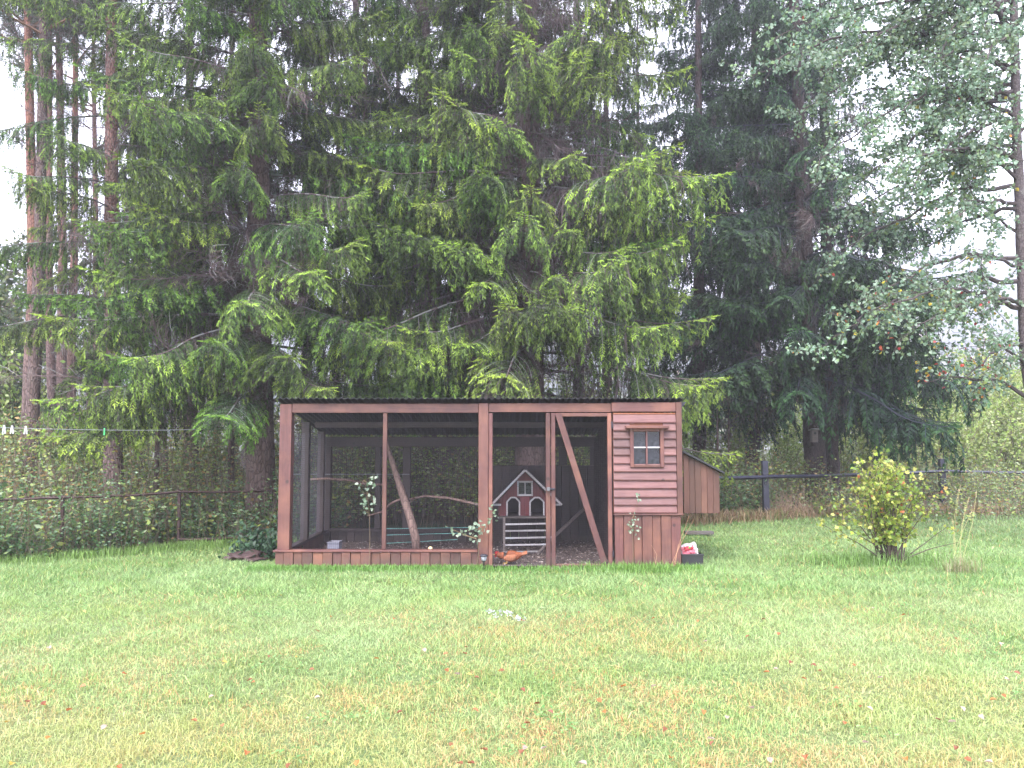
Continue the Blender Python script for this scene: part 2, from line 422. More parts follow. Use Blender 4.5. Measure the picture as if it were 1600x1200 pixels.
def sheet(name, xs, ys, zf, mat, smooth=True):
    XX, YY = np.meshgrid(xs, ys); ZZ = zf(XX, YY); nx, ny = len(xs), len(ys)
    V = np.stack([XX, YY, ZZ], -1).reshape(-1, 3); i = np.arange(nx - 1)[None] + (np.arange(ny - 1) * nx)[:, None]; i = i.ravel()
    F = np.concatenate([np.stack([i, i + 1, i + nx + 1], 1), np.stack([i, i + nx + 1, i + nx], 1)])
    g = G(); g.add(V, F, (1, 1, 1)); return g.build(name, MAT[mat], smooth=smooth)
def sines(x, y, seed, s):
    r = np.random.default_rng(seed); z = 0
    for k in range(6):
        a = r.random() * 6.28; f = s * (1.6 ** k) * .5; z = z + np.sin((x * math.cos(a) + y * math.sin(a)) * f + r.random() * 6.28) / (1.5 ** k)
    return z / 3
def lawn_edge(x): return np.minimum(fence_y(x), 17.4 + .0 * np.asarray(x))
def vnoise(x, y, seed, s, octs=3):
    tab = np.random.default_rng(seed).random((128, 128)); out = 0; amp = 1; tot = 0
    for k in range(octs):
        u = np.asarray(x) * s + 31.7 * (k + 1); v = np.asarray(y) * s + 17.3 * (k + 1); i = np.floor(u).astype(int); j = np.floor(v).astype(int); fu = u - i; fv = v - j
        fu = fu * fu * (3 - 2 * fu); fv = fv * fv * (3 - 2 * fv); g00 = tab[i % 128, j % 128]; g10 = tab[(i + 1) % 128, j % 128]; g01 = tab[i % 128, (j + 1) % 128]; g11 = tab[(i + 1) % 128, (j + 1) % 128]
        out = out + amp * ((g00 * (1 - fu) + g10 * fu) * (1 - fv) + (g01 * (1 - fu) + g11 * fu) * fv); tot += amp; amp *= .6; s *= 2.1
    return (out / tot - .5) * 2.6
def terrain(x, y):
    flat = -.02 + 0 * x
    u = np.clip((y - 190) / 330, 0, 1); u = u * u * (3 - 2 * u)
    top = 84 + 42 * np.clip((x - 120) / 220, 0, 1) + 10 * sines(x, y, 3, .016)
    return flat + u * top
tag(sheet('ground', np.linspace(-640, 640, 90), np.concatenate([np.linspace(-40, 180, 14), np.linspace(200, 640, 60)]), terrain, 'forest_soil'), kind='structure')
gx = np.linspace(-14, 26, 60)
def lawn_z(x, y): return 0 * x + .0
g = G()   # lawn sheet: from behind the camera up to the fence line
rows = np.linspace(0, 1, 24); XX = np.tile(gx, (24, 1)); YE = np.minimum(fence_y(gx) - .25, 17.3)
YY = -28 + (YE + 28) * rows[:, None]; V = np.stack([XX, YY, np.full_like(XX, -.012)], -1).reshape(-1, 3)
i = (np.arange(59)[None] + (np.arange(23) * 60)[:, None]).ravel()
g.add(V, np.concatenate([np.stack([i, i + 1, i + 61], 1), np.stack([i, i + 61, i + 60], 1)]), (1, 1, 1))
tag(g.build('lawn', MAT['lawn_soil']), kind='structure')

# far wooded hillside: one uncountable mass of conifers and birches
rng = np.random.default_rng(11); n = 11000
hy = 210 + 330 * rng.random(n) ** .8; hx = rng.uniform(-.72, .78, n) * hy; hz = terrain(hx, hy)
g = G(); hh = rng.uniform(9, 19, n)
kind_c = rng.random(n) < .72
for tier in range(3):
    zb = hz + hh * (.12 + .26 * tier); zt = hz + hh * (.62 + .2 * tier); rr = hh * (.24 - .06 * tier) * rng.uniform(.8, 1.3, n)
    V = np.zeros((n, 7, 3)); V[:, 6] = np.stack([hx, hy, zt], 1)
    for k in range(6):
        a = k * math.pi / 3 + rng.random(n); q = rr * rng.uniform(.7, 1.25, n)
        V[:, k] = np.stack([hx + np.cos(a) * q, hy + np.sin(a) * q, zb + rng.uniform(-.6, .4, n)], 1)
    F = np.array([(k, (k + 1) % 6, 6) for k in range(6)])[None] + (np.arange(n) * 7)[:, None, None]
    c = np.where(kind_c[:, None], [[.03, .06, .035]], [[.11, .13, .04]]) * rng.uniform(.7, 1.4, (n, 1))
    aut = rng.random(n) < .05; c[aut] = [.22, .12, .03]
    g.add(V, F, np.repeat(c, 7, axis=0))
tag(g.build('far_forest', MAT['leaf']), 'misty wooded hillside far beyond the right fence', 'forest', kind='stuff')

# haze over the whole place
bm = bmesh.new(); bmesh.ops.create_cube(bm, size=2)
for v in bm.verts: v.co = Vector((v.co.x * 660, 310 + v.co.y * 360, 81 + v.co.z * 82))
me = bpy.data.meshes.new('haze'); bm.to_mesh(me); bm.free()
hm = bpy.data.materials.new('haze'); hm.use_nodes = True; nt = hm.node_tree; nt.nodes.clear()
ho = N(nt, 'ShaderNodeOutputMaterial'); hv = N(nt, 'ShaderNodeVolumePrincipled')
hv.inputs['Color'].default_value = (.88, .87, 1.0, 1); hv.inputs['Density'].default_value = .0016; hv.inputs['Anisotropy'].default_value = .2
nt.links.new(hv.outputs[0], ho.inputs['Volume']); me.materials.append(hm)
tag(link(bpy.data.objects.new('haze', me)), 'thin pale mist hanging over the garden and woods', 'haze', kind='stuff')

# ================================================================ GRASS
COOP = (-2.95, 2.14, 9.97, 12.45)
def lawn_colour(x, y, rng):
    n = len(x); a = vnoise(x, y, 21, .55); b = vnoise(x, y, 22, 1.9); c = vnoise(x, y, 23, 5.5); e = vnoise(x, y, 24, 1.1)
    base = np.array([.195, .305, .090]); lush = np.array([.120, .255, .072]); straw = np.array([.62, .35, .18]); rust = np.array([.50, .21, .09]); yel = np.array([.37, .40, .135]); pale = np.array([.34, .46, .22])
    near = np.clip((8.6 - y) / 4.0, 0, 1)               # drier, more yellowed turf in the open part
    dry = .34 * near + .50 * a * (near + .2) + .45 * b * (near + .12) + .28 * c * near
    hot = np.exp(-(((x + 1.9) / 1.2) ** 2 + ((y - 4.4) / .5) ** 2)) * .45 + np.exp(-(((x - .1) / .9) ** 2 + ((y - 6.9) / .6) ** 2)) * .28
    dry = np.clip(dry * 1.15 + hot * 1.2 + .22 * np.clip((5.0 - y) / 1.2, 0, 1) * (x < .5), 0, .9)
    col = base[None] * (1 + .28 * e[:, None] + .14 * c[:, None])
    k = np.clip((y - 7.4) / 1.8 + .5 * a, 0, 1)[:, None]; col = col * (1 - .55 * k) + lush * .55 * k
    r = rng.random(n); q = (dry * .62)
    col = np.where((r < q)[:, None], straw * rng.uniform(.7, 1.2, (n, 1)), col)
    col = np.where((r < q * .40)[:, None], rust, col)
    col = np.where(((r >= q) & (r < q + .16 + .2 * near))[:, None], yel, col)
    pk_ = np.clip(.32 + .35 * vnoise(x, y, 27, 1.3) + .2 * vnoise(x, y, 28, 5), 0, .9)[:, None]; col = col * (1 - pk_) + pale * pk_
    yk = np.clip(near * (.22 + .6 * vnoise(x, y, 29, .9)), 0, .7)[:, None]; col = col * (1 - yk) + yel * yk
    return np.clip(col * rng.uniform(.62, 1.28, (n, 1)), .01, .75)
def blades(g, x, y, h, w, rng, seg=2, col=None, lean=.8, z0=-.01):
    n = len(x); az = rng.random(n) * 6.283; d = np.stack([np.cos(az), np.sin(az), 0 * az], 1)
    ln = np.abs(rng.normal(0, lean, n))[:, None] * h[:, None]
    s = np.stack([-np.sin(az + rng.normal(0, .6, n)), np.cos(az), 0 * az], 1)
    B = np.stack([x, y, np.full(n, z0)], 1); up = np.array([0, 0, 1.0]); col = lawn_colour(x, y, rng) if col is None else col
    W = w[:, None]
    if seg == 2:
        M = B + up * h[:, None] * .6 + d * ln * .35; T = B + up * h[:, None] * (1 - .25 * np.minimum(ln / h[:, None], 2) ** 1) + d * ln
        V = np.stack([B - s * W * .5, B + s * W * .5, M + s * W * .42, M - s * W * .42, T], 1)
        F = np.array([(0, 1, 2), (0, 2, 3), (3, 2, 4)])[None] + (np.arange(n) * 5)[:, None, None]; k = 5
    else:
        T = B + up * h[:, None] + d * ln
        V = np.stack([B - s * W * .5, B + s * W * .5, T], 1)
        F = np.array([(0, 1, 2)])[None] + (np.arange(n) * 3)[:, None, None]; k = 3
    g.add(V, F, np.repeat(col, k, axis=0))
def scatter(rng, y0, y1, dens, side=1.0):
    A = (y1 - y0) * (.7 * (y0 + y1) + 2 * side); n = int(A * dens * 1.0)
    y = rng.uniform(y0, y1, n * 2); x = rng.uniform(-1, 1, n * 2) * (.7 * y1 + side)
    k = np.abs(x) < .7 * y + side; x, y = x[k][:n], y[k][:n]
    k = (y < lawn_edge(x) - .15 + .3 * vnoise(x, y, 61, 1.5)) & ~((x > COOP[0] - .0) & (x < COOP[1]) & (y > COOP[2] + .0) & (y < COOP[3] + .1))
    return x[k], y[k]
rng = np.random.default_rng(5); g = G()
for y0, y1, dens, w, seg in ((3.0, 4.6, 7600, .0030, 2), (4.6, 6.2, 5600, .0038, 2), (6.2, 8.2, 4400, .0050, 1), (8.2, 11, 3000, .0075, 1), (11, 15, 1500, .011, 1), (15, 22, 700, .016, 1)):
    x, y = scatter(rng, y0, y1, dens); n = len(x)
    cl = np.clip(1 + .45 * vnoise(x, y, 31, 2.5) + .45 * vnoise(x, y, 32, 9), .35, 2.4)
    h = rng.uniform(.018, .042, n) * cl * (1 + .6 * (rng.random(n) < .08)) * (1.25 if y0 > 8 else 1)
    blades(g, x, y, h, w * rng.uniform(.6, 1.5, n), rng, seg, lean=1.35)
n = 26000; yw = rng.uniform(3.2, 10, n); xw = rng.uniform(-1, 1, n) * (.7 * yw + 1); kw = (vnoise(xw, yw, 91, 1.7) > .42) & (yw < lawn_edge(xw) - .2) & ~((xw > COOP[0]) & (xw < COOP[1]) & (yw > 9.9)); xw, yw = xw[kw], yw[kw]; n = len(xw)
aw = rng.random(n) * 6.283; dw = unit(np.stack([np.cos(aw), np.sin(aw), rng.uniform(-.1, .5, n)], 1))    # clover and plantain patches
leaves(g, np.stack([xw, yw, rng.uniform(.012, .045, n)], 1), dw, rng.uniform(.014, .034, n), rng.uniform(.012, .02, n), rng, np.array([[.10, .22, .06], [.14, .27, .08], [.20, .32, .12]])[rng.integers(0, 3, n)] * rng.uniform(.8, 1.2, (n, 1)), nrm=unit(np.array([0, 0, 1.0]) + rng.normal(0, .3, (n, 3))))
# longer fringe along the coop, the fence and round the bush
def fringe(x, y, hlo, hhi, w=.007, col=None, lean=.45, seg=2):
    n = len(x); blades(g, x, y, rng.uniform(hlo, hhi, n), w * rng.uniform(.7, 1.3, n), rng, seg, col, lean)
n = 9000; x = rng.uniform(-3.2, 2.3, n); y = 9.93 - np.abs(rng.normal(0, .09, n)); k = ~((x > -.27) & (x < 1.2) & (y > 9.86)) ; lc = np.tile([.15, .29, .07], (k.sum(), 1)) * rng.uniform(.7, 1.3, (k.sum(), 1))
fringe(x[k], y[k], .03, .10, col=lc)
n = 1300; x = rng.normal(1.5, .38, n); y = 9.9 - np.abs(rng.normal(0, .16, n)); fringe(x, y, .05, .15, col=np.tile([.16, .29, .07], (n, 1)) * rng.uniform(.7, 1.3, (n, 1)))
n = 9000; x = rng.uniform(-9, -2.9, n); y = fence_y(x) - .05 - np.abs(rng.normal(0, .28, n)); fringe(x, y, .05, .16, .009, col=np.tile([.18, .29, .08], (n, 1)) * rng.uniform(.6, 1.4, (n, 1)))
# brown dry grass at the foot of the right fence
n = 9000; x = rng.uniform(2.6, 15, n); y = lawn_edge(x) - .1 + rng.normal(0, .3, n) + np.where(fence_y(x) > 17.5, rng.random(n) * .9, 0)
dcol = np.array([[.30, .20, .12], [.22, .14, .09], [.36, .27, .16], [.14, .17, .06]])[rng.integers(0, 4, n)] * rng.uniform(.7, 1.2, (n, 1))
fringe(x, y, .08, .3, .014, dcol, .9)
bb = onground(1392, 880)
n = 1300; x = rng.normal(bb.x - .1, .5, n); y = rng.normal(bb.y, .2, n); fringe(x, y, .08, .24, .008, np.tile([.17, .29, .08], (n, 1)) * rng.uniform(.6, 1.4, (n, 1)), .7)
tag(g.build('grass', MAT['grass_blade']), 'mown wet lawn grass with yellowing patches in front of the coop', 'grass', kind='stuff')
print('grass tris', sum(len(f) for f in g.f))

# ================================================================ CONIFERS
def grow(p, d, length, step, grav, wob, rng, up_end=0.0):
    pts = [np.array(p, float)]; d = np.array(d, float); n = max(2, int(length / step)); ds = []
    for i in range(n):
        t = i / n
        d = d + np.array([0, 0, -grav * step]) + rng.normal(0, wob, 3) * step + np.array([0, 0, up_end * step]) * (t > .65)
        d = d / np.linalg.norm(d); pts.append(pts[-1] + d * step); ds.append(d.copy())
    ds.append(ds[-1]); return np.array(pts), np.array(ds)

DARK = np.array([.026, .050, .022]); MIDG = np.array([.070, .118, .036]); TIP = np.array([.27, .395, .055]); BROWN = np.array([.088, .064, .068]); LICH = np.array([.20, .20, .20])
def bough(seed, L=3.0, far=False, sad=.5, dense=1.0, bare=.28, cold=0.0):
    """a spruce limb growing along +x with hanging curtains of needled twigs"""
    rng = np.random.default_rng(seed); g = G()
    mp, md = grow((0, 0, 0), (1, 0, .12), L, .1, .16, .25, rng, up_end=.5)
    n = len(mp); t = np.linspace(0, 1, n)
    lc = np.where(rng.random((n - 1, 1)) < (.45 if not far else 0), LICH, BROWN * 1.2)
    tubes(g, mp[:-1], mp[1:], .022 * (1 - t[:-1]) + .004, .022 * (1 - t[1:]) + .004, lc, 4 if not far else 3)
    sB, sD, sL, sC = [], [], [], []; tw0, tw1, twc = [], [], []
    def shoot(b, d, l, c): sB.append(b); sD.append(d); sL.append(l); sC.append(c)
    def strand(p0, d0, ln, tipk, green):
        pp, dd = grow(p0, d0, ln, .05, 5.5, .9, rng); m_ = len(pp)
        tw0.extend(pp[:-1]); tw1.extend(pp[1:]); twc.extend([BROWN] * (m_ - 1))
        if not green: return
        for i in range(1, m_):
            e = i / (m_ - 1); c = MIDG * (1 - e) + TIP * e * tipk + MIDG * e * (1 - tipk) if rng.random() < .7 else DARK
            for q in range(2 if not far else 1):
                a = rng.random() * 6.283; o = np.array([math.cos(a), math.sin(a), -.35])
                shoot(pp[i], o * .75 + dd[i] * .8, rng.uniform(.045, .085) * (1.5 if far else 1), c)
        shoot(pp[-1], dd[-1], .08, TIP * tipk + MIDG * (1 - tipk))
    step = .062 if not far else .10; step /= dense
    s = .12 * L; side = 1
    while s < L * .99:
        f = s / L; i = min(int(f * (n - 1)), n - 2); p0 = mp[i] + (mp[i + 1] - mp[i]) * (f * (n - 1) - i)
        ax = md[i]; lat = np.cross([0, 0, 1], ax) * side; lat /= np.linalg.norm(lat)
        prof = math.sin(math.pi * min(1, max(0, (f + .12) / 1.15)) ** .9) ** .7
        ln = max(.14, .27 * L * prof * rng.uniform(.6, 1.15)) * (1 if f < .85 else .6)
        d0 = ax * rng.uniform(.5, .9) + lat + np.array([0, 0, rng.uniform(-.15, .2)])
        d0 /= np.linalg.norm(d0)
        dead = f < bare or rng.random() < (.30 if int(f * 9) % 3 == seed % 3 else .08)
        pp, dd = grow(p0, d0, ln * (.8 if dead else 1), .045, 1.2 + 1.3 * sad, .8, rng)
        m_ = len(pp)
        tw0.extend(pp[:-1]); tw1.extend(pp[1:]); twc.extend([(LICH if rng.random() < .25 else BROWN)] * (m_ - 1))
        for k in range(1, m_):
            e = k / (m_ - 1)
            if dead:
                if rng.random() < .6: strand(pp[k], dd[k] * .3 + np.array([rng.normal(0, .4), rng.normal(0, .4), -.8]), rng.uniform(.1, .5), 0, rng.random() < .10)
                continue
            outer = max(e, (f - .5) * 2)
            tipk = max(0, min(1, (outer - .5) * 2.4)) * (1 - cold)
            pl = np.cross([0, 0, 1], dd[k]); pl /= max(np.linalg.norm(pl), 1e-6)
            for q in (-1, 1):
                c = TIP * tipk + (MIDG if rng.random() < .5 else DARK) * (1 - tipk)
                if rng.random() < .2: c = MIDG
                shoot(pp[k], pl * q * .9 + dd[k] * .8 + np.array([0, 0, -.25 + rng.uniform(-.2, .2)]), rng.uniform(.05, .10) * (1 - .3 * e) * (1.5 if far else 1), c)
            if rng.random() < .35 * (1 + sad) * (1.0 if not far else .6):
                strand(pp[k], dd[k] * .4 + np.array([rng.normal(0, .25), rng.normal(0, .25), -.7]), rng.uniform(.10, .42) * (.5 + sad), tipk * .6, rng.random() < .9)
        if not dead: shoot(pp[-1], dd[-1], .09, TIP * (1 - cold) + MIDG * cold)
        s += step * rng.uniform(.7, 1.3); side = -side
    for k in range(n - 6, n):
        if k > 0:
            for q in (-1, 1): shoot(mp[k], md[k] * .9 + np.array([0, q * .8, 0]), .09, TIP * (1 - cold) + MIDG * cold)
    shoot(mp[-1], md[-1], .12, TIP * (1 - cold) + MIDG * cold)
    tubes(g, tw0, tw1, .0032 if not far else .005, .0028 if not far else .004, np.array(twc) * (1 if not far else .6), 3)
    sC = np.array(sC); sL = np.array(sL); tk = np.clip((sC[:, 1] - .12) / .15, 0, 1); sL = sL * (1 + .3 * tk); sW = 1 + .1 * tk
    col = sC * rng.uniform(.8, 1.2, (len(sC), 1))
    if not far: shoots(g, sB, sD, sL, .015 * sW, rng, col, K=10, nl=.024, nw=.0056)
    else: shoots(g, sB, sD, sL, .036 * sW, rng, col, K=3, nl=.04, nw=.012)
    return g
def deadlimb(seed, L=1.8):
    rng = np.random.default_rng(seed); g = G(); mp, md = grow((0, 0, 0), (1, 0, .05), L, .12, .3, .5, rng)
    t0, t1, c = list(mp[:-1]), list(mp[1:]), [BROWN * 1.3] * (len(mp) - 1); rr = list(np.linspace(.012, .004, len(mp) - 1))
    for i in range(2, len(mp)):
        for q in range(4):
            a = rng.random() * 6.28; pp, dd = grow(mp[i], md[i] * .6 + np.array([0, math.cos(a), math.sin(a) * .6 - .3]), rng.uniform(.2, .7) * (1 - .4 * i / len(mp)), .07, 2.2, 2.0, rng)
            col = LICH if rng.random() < .2 else BROWN * rng.uniform(.7, 1.3)
            t0 += list(pp[:-1]); t1 += list(pp[1:]); c += [col] * (len(pp) - 1); rr += [.003] * (len(pp) - 1)
            for j in range(1, len(pp), 2):
                p2, d2 = grow(pp[j], (rng.normal(0, .5), rng.normal(0, .5), -.6), rng.uniform(.08, .3), .06, 3, 2, rng)
                t0 += list(p2[:-1]); t1 += list(p2[1:]); c += [col] * (len(p2) - 1); rr += [.002] * (len(p2) - 1)
    tubes(g, t0, t1, np.array(rr), np.array(rr) * .8, np.array(c), 3); return g
def pinebough(seed, L=2.2):
    rng = np.random.default_rng(seed); g = G(); mp, md = grow((0, 0, 0), (1, 0, .3), L, .12, -.1, .8, rng)
    tubes(g, mp[:-1], mp[1:], np.linspace(.03, .01, len(mp) - 1), np.linspace(.028, .008, len(mp) - 1), np.array([.2, .11, .08]), 4)
    B, D = [], []
    for i in range(len(mp) // 4, len(mp)):
        for q in range(4):
            a = rng.random() * 6.28; pp, dd = grow(mp[i], md[i] + np.array([0, math.cos(a), math.sin(a)]), rng.uniform(.2, .6), .08, -.5, 1.5, rng)
            tubes(g, pp[:-1], pp[1:], .006, .005, np.array([.14, .09, .07]), 3)
            for k in range(max(1, len(pp) - 5), len(pp)):
                for z in range(10): B.append(pp[k] + rng.normal(0, .012, 3)); D.append(unit(dd[k] + rng.normal(0, .75, 3)))
    B = np.array(B); D = np.array(D); kites(g, B, D, rng.uniform(.06, .10, len(B)), .012, rng, np.array([.05, .085, .05]) * rng.uniform(.7, 1.4, (len(B), 1)))
    return g

SN, TW = MAT['spruce_needles'], MAT['twig']
NEAR = [bough(100 + i, 3.0, False, sad=(.3, .6, .9)[i % 3], bare=(.40, .50, .58)[i % 3]).data('branch', SN) for i in range(6)]
NEARB = [bough(140 + i, 3.0, False, sad=.5, bare=.22, dense=.9, cold=.25).data('branch', SN) for i in range(3)]
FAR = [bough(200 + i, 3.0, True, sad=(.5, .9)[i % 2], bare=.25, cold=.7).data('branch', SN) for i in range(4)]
DEAD = [deadlimb(300 + i).data('dead_branch', TW) for i in range(4)]
PINE = [pinebough(400 + i).data('branch', SN) for i in range(3)]
print('bough tris', [len(m.polygons) for m in NEAR + NEARB + FAR + DEAD + PINE])
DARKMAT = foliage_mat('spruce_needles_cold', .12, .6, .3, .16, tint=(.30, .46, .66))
def tinted(meshes, mat):
    out = []
    for me in meshes:
        c = me.copy(); c.materials.clear(); c.materials.append(mat); out.append(c)
    return out
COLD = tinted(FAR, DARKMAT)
DEEP = tinted(NEARB, foliage_mat('spruce_needles_shaded', .15, .6, .3, .16, tint=(.62, .72, .62)))  # dimmed copies: shade at the crown's back and inside put into needle colour

def trunk_obj(root, pts, rad, mat, seed, sides=16, rough=.16):
    """pts world points from ground to top"""
    g = G(); P2, R2 = [], []
    for i in range(len(pts) - 1):
        a, b = Vector(pts[i]), Vector(pts[i + 1]); k = max(1, int((b - a).length / .3))
        for j in range(k):
            t = j / k; P2.append(a.lerp(b, t)); R2.append(rad[i] * (1 - t) + rad[i + 1] * t)
    P2.append(Vector(pts[-1])); R2.append(rad[-1])
    polytube(g, P2, R2, (1, 1, 1), sides, seed, rough)
    return g.build('trunk', MAT[mat], root, smooth=True)
def trunk_pt(pts, z):
    for a, b in zip(pts[:-1], pts[1:]):
        if z <= b[2]: t = (z - a[2]) / (b[2] - a[2]); return Vector(a).lerp(Vector(b), t)
    return Vector(pts[-1])
def place(me, root, at, az, pitch, roll, s, name='branch'):
    o = bpy.data.objects.new(name, me); link(o, root, at)
    o.rotation_euler = (Matrix.Rotation(az, 3, 'Z') @ Matrix.Rotation(-pitch, 3, 'Y') @ Matrix.Rotation(roll, 3, 'X')).to_euler()
    o.scale = (s, s, s * random.uniform(.85, 1.15)); return o
GOLD = 2.39996
def spruce(base, top, r0, H, label, z0, z1, dz, per, prof, protos, seed, bark_='spruce_bark', dead=(40, 1.0, 8), group=None, skip=None, pitch=(-8, 12)):
    random.seed(seed)
    root = thing('spruce_tree', base, label, 'spruce tree', group)
    b = Vector(base); t = Vector(top); d = (t - b) / (t.z - b.z)
    pts = [b + Vector((0, 0, -.1)), b + d * .35, b + d * 3, b + d * (H * .6), b + d * H]
    pts[2] += Vector((random.uniform(-.04, .04), 0, 0)); rad = [r0 * 1.5, r0 * 1.08, r0 * .92, r0 * .5, .03]
    trunk_obj(root, pts, rad, bark_, seed)
    z = z0; k = 0; cnt = 0
    while z < z1 and cnt < 290:
        for j in range(per):
            az = k * GOLD + random.uniform(-.3, .3); k += 1
            s = prof(z) * random.uniform(.72, 1.12) / 3.0
            if skip and skip(z, math.degrees(az) % 360): continue
            p = trunk_pt(pts, z + random.uniform(-.2, .2))
            if p.z > H - .3: continue
            f = (z - z0) / (H - z0)
            pr = protos
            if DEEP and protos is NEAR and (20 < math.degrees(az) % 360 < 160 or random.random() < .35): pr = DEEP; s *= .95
            place(random.choice(pr), root, p, az, R(pitch[0] + (pitch[1] - pitch[0]) * f + random.uniform(-7, 7)), R(random.uniform(-25, 25)), s); cnt += 1
        z += dz
    nd, zd0, zd1 = dead
    for j in range(nd):
        p = trunk_pt(pts, random.uniform(zd0, zd1)); place(random.choice(DEAD), root, p, random.uniform(0, 6.28), R(random.uniform(-20, 10)), random.uniform(0, 6), random.uniform(.6, 1.25), 'dead_branch')
    return root
def lin(z, *kv):
    return float(np.interp(z, [a for a, _ in kv], [b for _, b in kv]))

# centre spruce behind the coop
def front_boughs(root, n):
    # the limbs on the open side hang in heavy bright clumps before the trunk
    random.seed(71); b = WL[root.name]
    for (px, py, az, s) in ((760, 150, 225, .75), (800, 90, 262, .8), (905, 180, 285, .85), (985, 170, 300, .95), (700, 240, 205, .9), (870, 250, 275, .8), (730, 330, 222, .95), (900, 300, 283, .85), (965, 340, 296, .95), (1040, 300, 320, 1.0),
                            (830, 370, 262, .85), (870, 390, 272, .8), (690, 410, 212, 1.0), (780, 450, 250, .9), (940, 450, 290, .95), (1050, 460, 315, 1.05), (690, 530, 222, 1.1), (800, 545, 258, .95), (890, 530, 276, .95), (980, 540, 296, 1.05), (1060, 600, 318, 1.15), (860, 470, 268, .8), (760, 545, 240, .85), (1100, 540, 332, 1.1)):
        p = P(px, py, 14.6); q = Vector((b.x + random.uniform(-.05, .05), b.y, p.z + .25 + .25 * s))
        place(random.choice(NEAR), root, q, R(az + random.uniform(-6, 6)), R(random.uniform(-12, 0)), R(random.uniform(-15, 15)), s)
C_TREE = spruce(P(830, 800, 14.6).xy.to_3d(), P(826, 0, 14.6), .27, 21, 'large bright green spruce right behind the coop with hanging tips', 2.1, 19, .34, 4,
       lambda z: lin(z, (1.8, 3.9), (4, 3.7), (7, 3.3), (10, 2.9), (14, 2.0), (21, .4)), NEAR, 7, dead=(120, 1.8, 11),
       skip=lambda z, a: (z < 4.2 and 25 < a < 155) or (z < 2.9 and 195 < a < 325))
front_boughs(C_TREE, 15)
# left big spruce
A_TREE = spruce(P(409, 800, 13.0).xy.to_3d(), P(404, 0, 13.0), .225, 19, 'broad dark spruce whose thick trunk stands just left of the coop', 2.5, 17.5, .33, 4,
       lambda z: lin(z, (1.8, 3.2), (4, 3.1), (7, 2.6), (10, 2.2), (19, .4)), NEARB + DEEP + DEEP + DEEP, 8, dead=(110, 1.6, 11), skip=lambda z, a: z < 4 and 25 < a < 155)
random.seed(72)
for (px, py, az, s) in ((380, 470, 215, .9), (370, 520, 200, 1.1), (400, 540, 235, .9), (390, 590, 190, 1.1), (400, 600, 225, .95), (410, 560, 265, .7), (420, 440, 300, .9), (430, 500, 325, .9), (400, 400, 240, .8), (395, 300, 205, .8), (410, 200, 250, .6), (400, 640, 205, 1.1), (420, 600, 310, .75)):
    p = P(px, py, 13.0); place(random.choice(NEAR), A_TREE, Vector((WL[A_TREE.name].x, 13.0, p.z + .3)), R(az), R(random.uniform(-12, -2)), 0, s)
# slim reddish-trunk spruce on the left
spruce(P(178, 800, 14.0).xy.to_3d(), P(174, 0, 14.0), .155, 18, 'slim spruce with reddish upper trunk between the pines and the broad spruce', 3.2, 16.5, .5, 3,
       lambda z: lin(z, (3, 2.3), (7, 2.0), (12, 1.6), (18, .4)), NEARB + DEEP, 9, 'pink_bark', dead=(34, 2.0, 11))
# spruce whose trunk shows through the run
spruce(P(686, 800, 16.5).xy.to_3d(), P(660, 0, 16.5), .24, 20, 'dark spruce seen through the wire behind the run, between two larger spruces', 3.0, 18, .42, 4,
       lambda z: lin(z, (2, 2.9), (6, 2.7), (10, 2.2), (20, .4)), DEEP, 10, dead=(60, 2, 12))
spruce(P(300, 800, 17.5).xy.to_3d(), P(296, 0, 17.5), .15, 18, 'thin dark spruce in the shade left of the broad spruce', 4.0, 17, .5, 3,
       lambda z: lin(z, (2, 2.0), (8, 2.0), (18, .4)), FAR, 12, dead=(40, 2, 12))
# right pair
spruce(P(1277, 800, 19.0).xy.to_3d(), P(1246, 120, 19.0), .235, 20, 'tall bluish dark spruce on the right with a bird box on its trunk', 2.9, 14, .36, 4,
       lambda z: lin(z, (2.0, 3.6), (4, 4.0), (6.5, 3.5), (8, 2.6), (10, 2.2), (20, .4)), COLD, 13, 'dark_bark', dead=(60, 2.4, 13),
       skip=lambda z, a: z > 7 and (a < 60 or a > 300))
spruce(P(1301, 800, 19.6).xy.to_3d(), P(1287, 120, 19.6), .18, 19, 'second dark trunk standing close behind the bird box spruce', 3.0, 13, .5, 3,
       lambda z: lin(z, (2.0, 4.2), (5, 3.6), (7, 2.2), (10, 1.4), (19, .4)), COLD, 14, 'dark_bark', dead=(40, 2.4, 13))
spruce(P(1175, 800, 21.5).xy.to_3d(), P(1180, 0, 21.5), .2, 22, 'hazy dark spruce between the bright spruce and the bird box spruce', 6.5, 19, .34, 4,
       lambda z: lin(z, (3, 2.2), (8, 2.5), (12, 2.9), (22, .4)), COLD, 15, 'dark_bark', dead=(20, 3, 12))
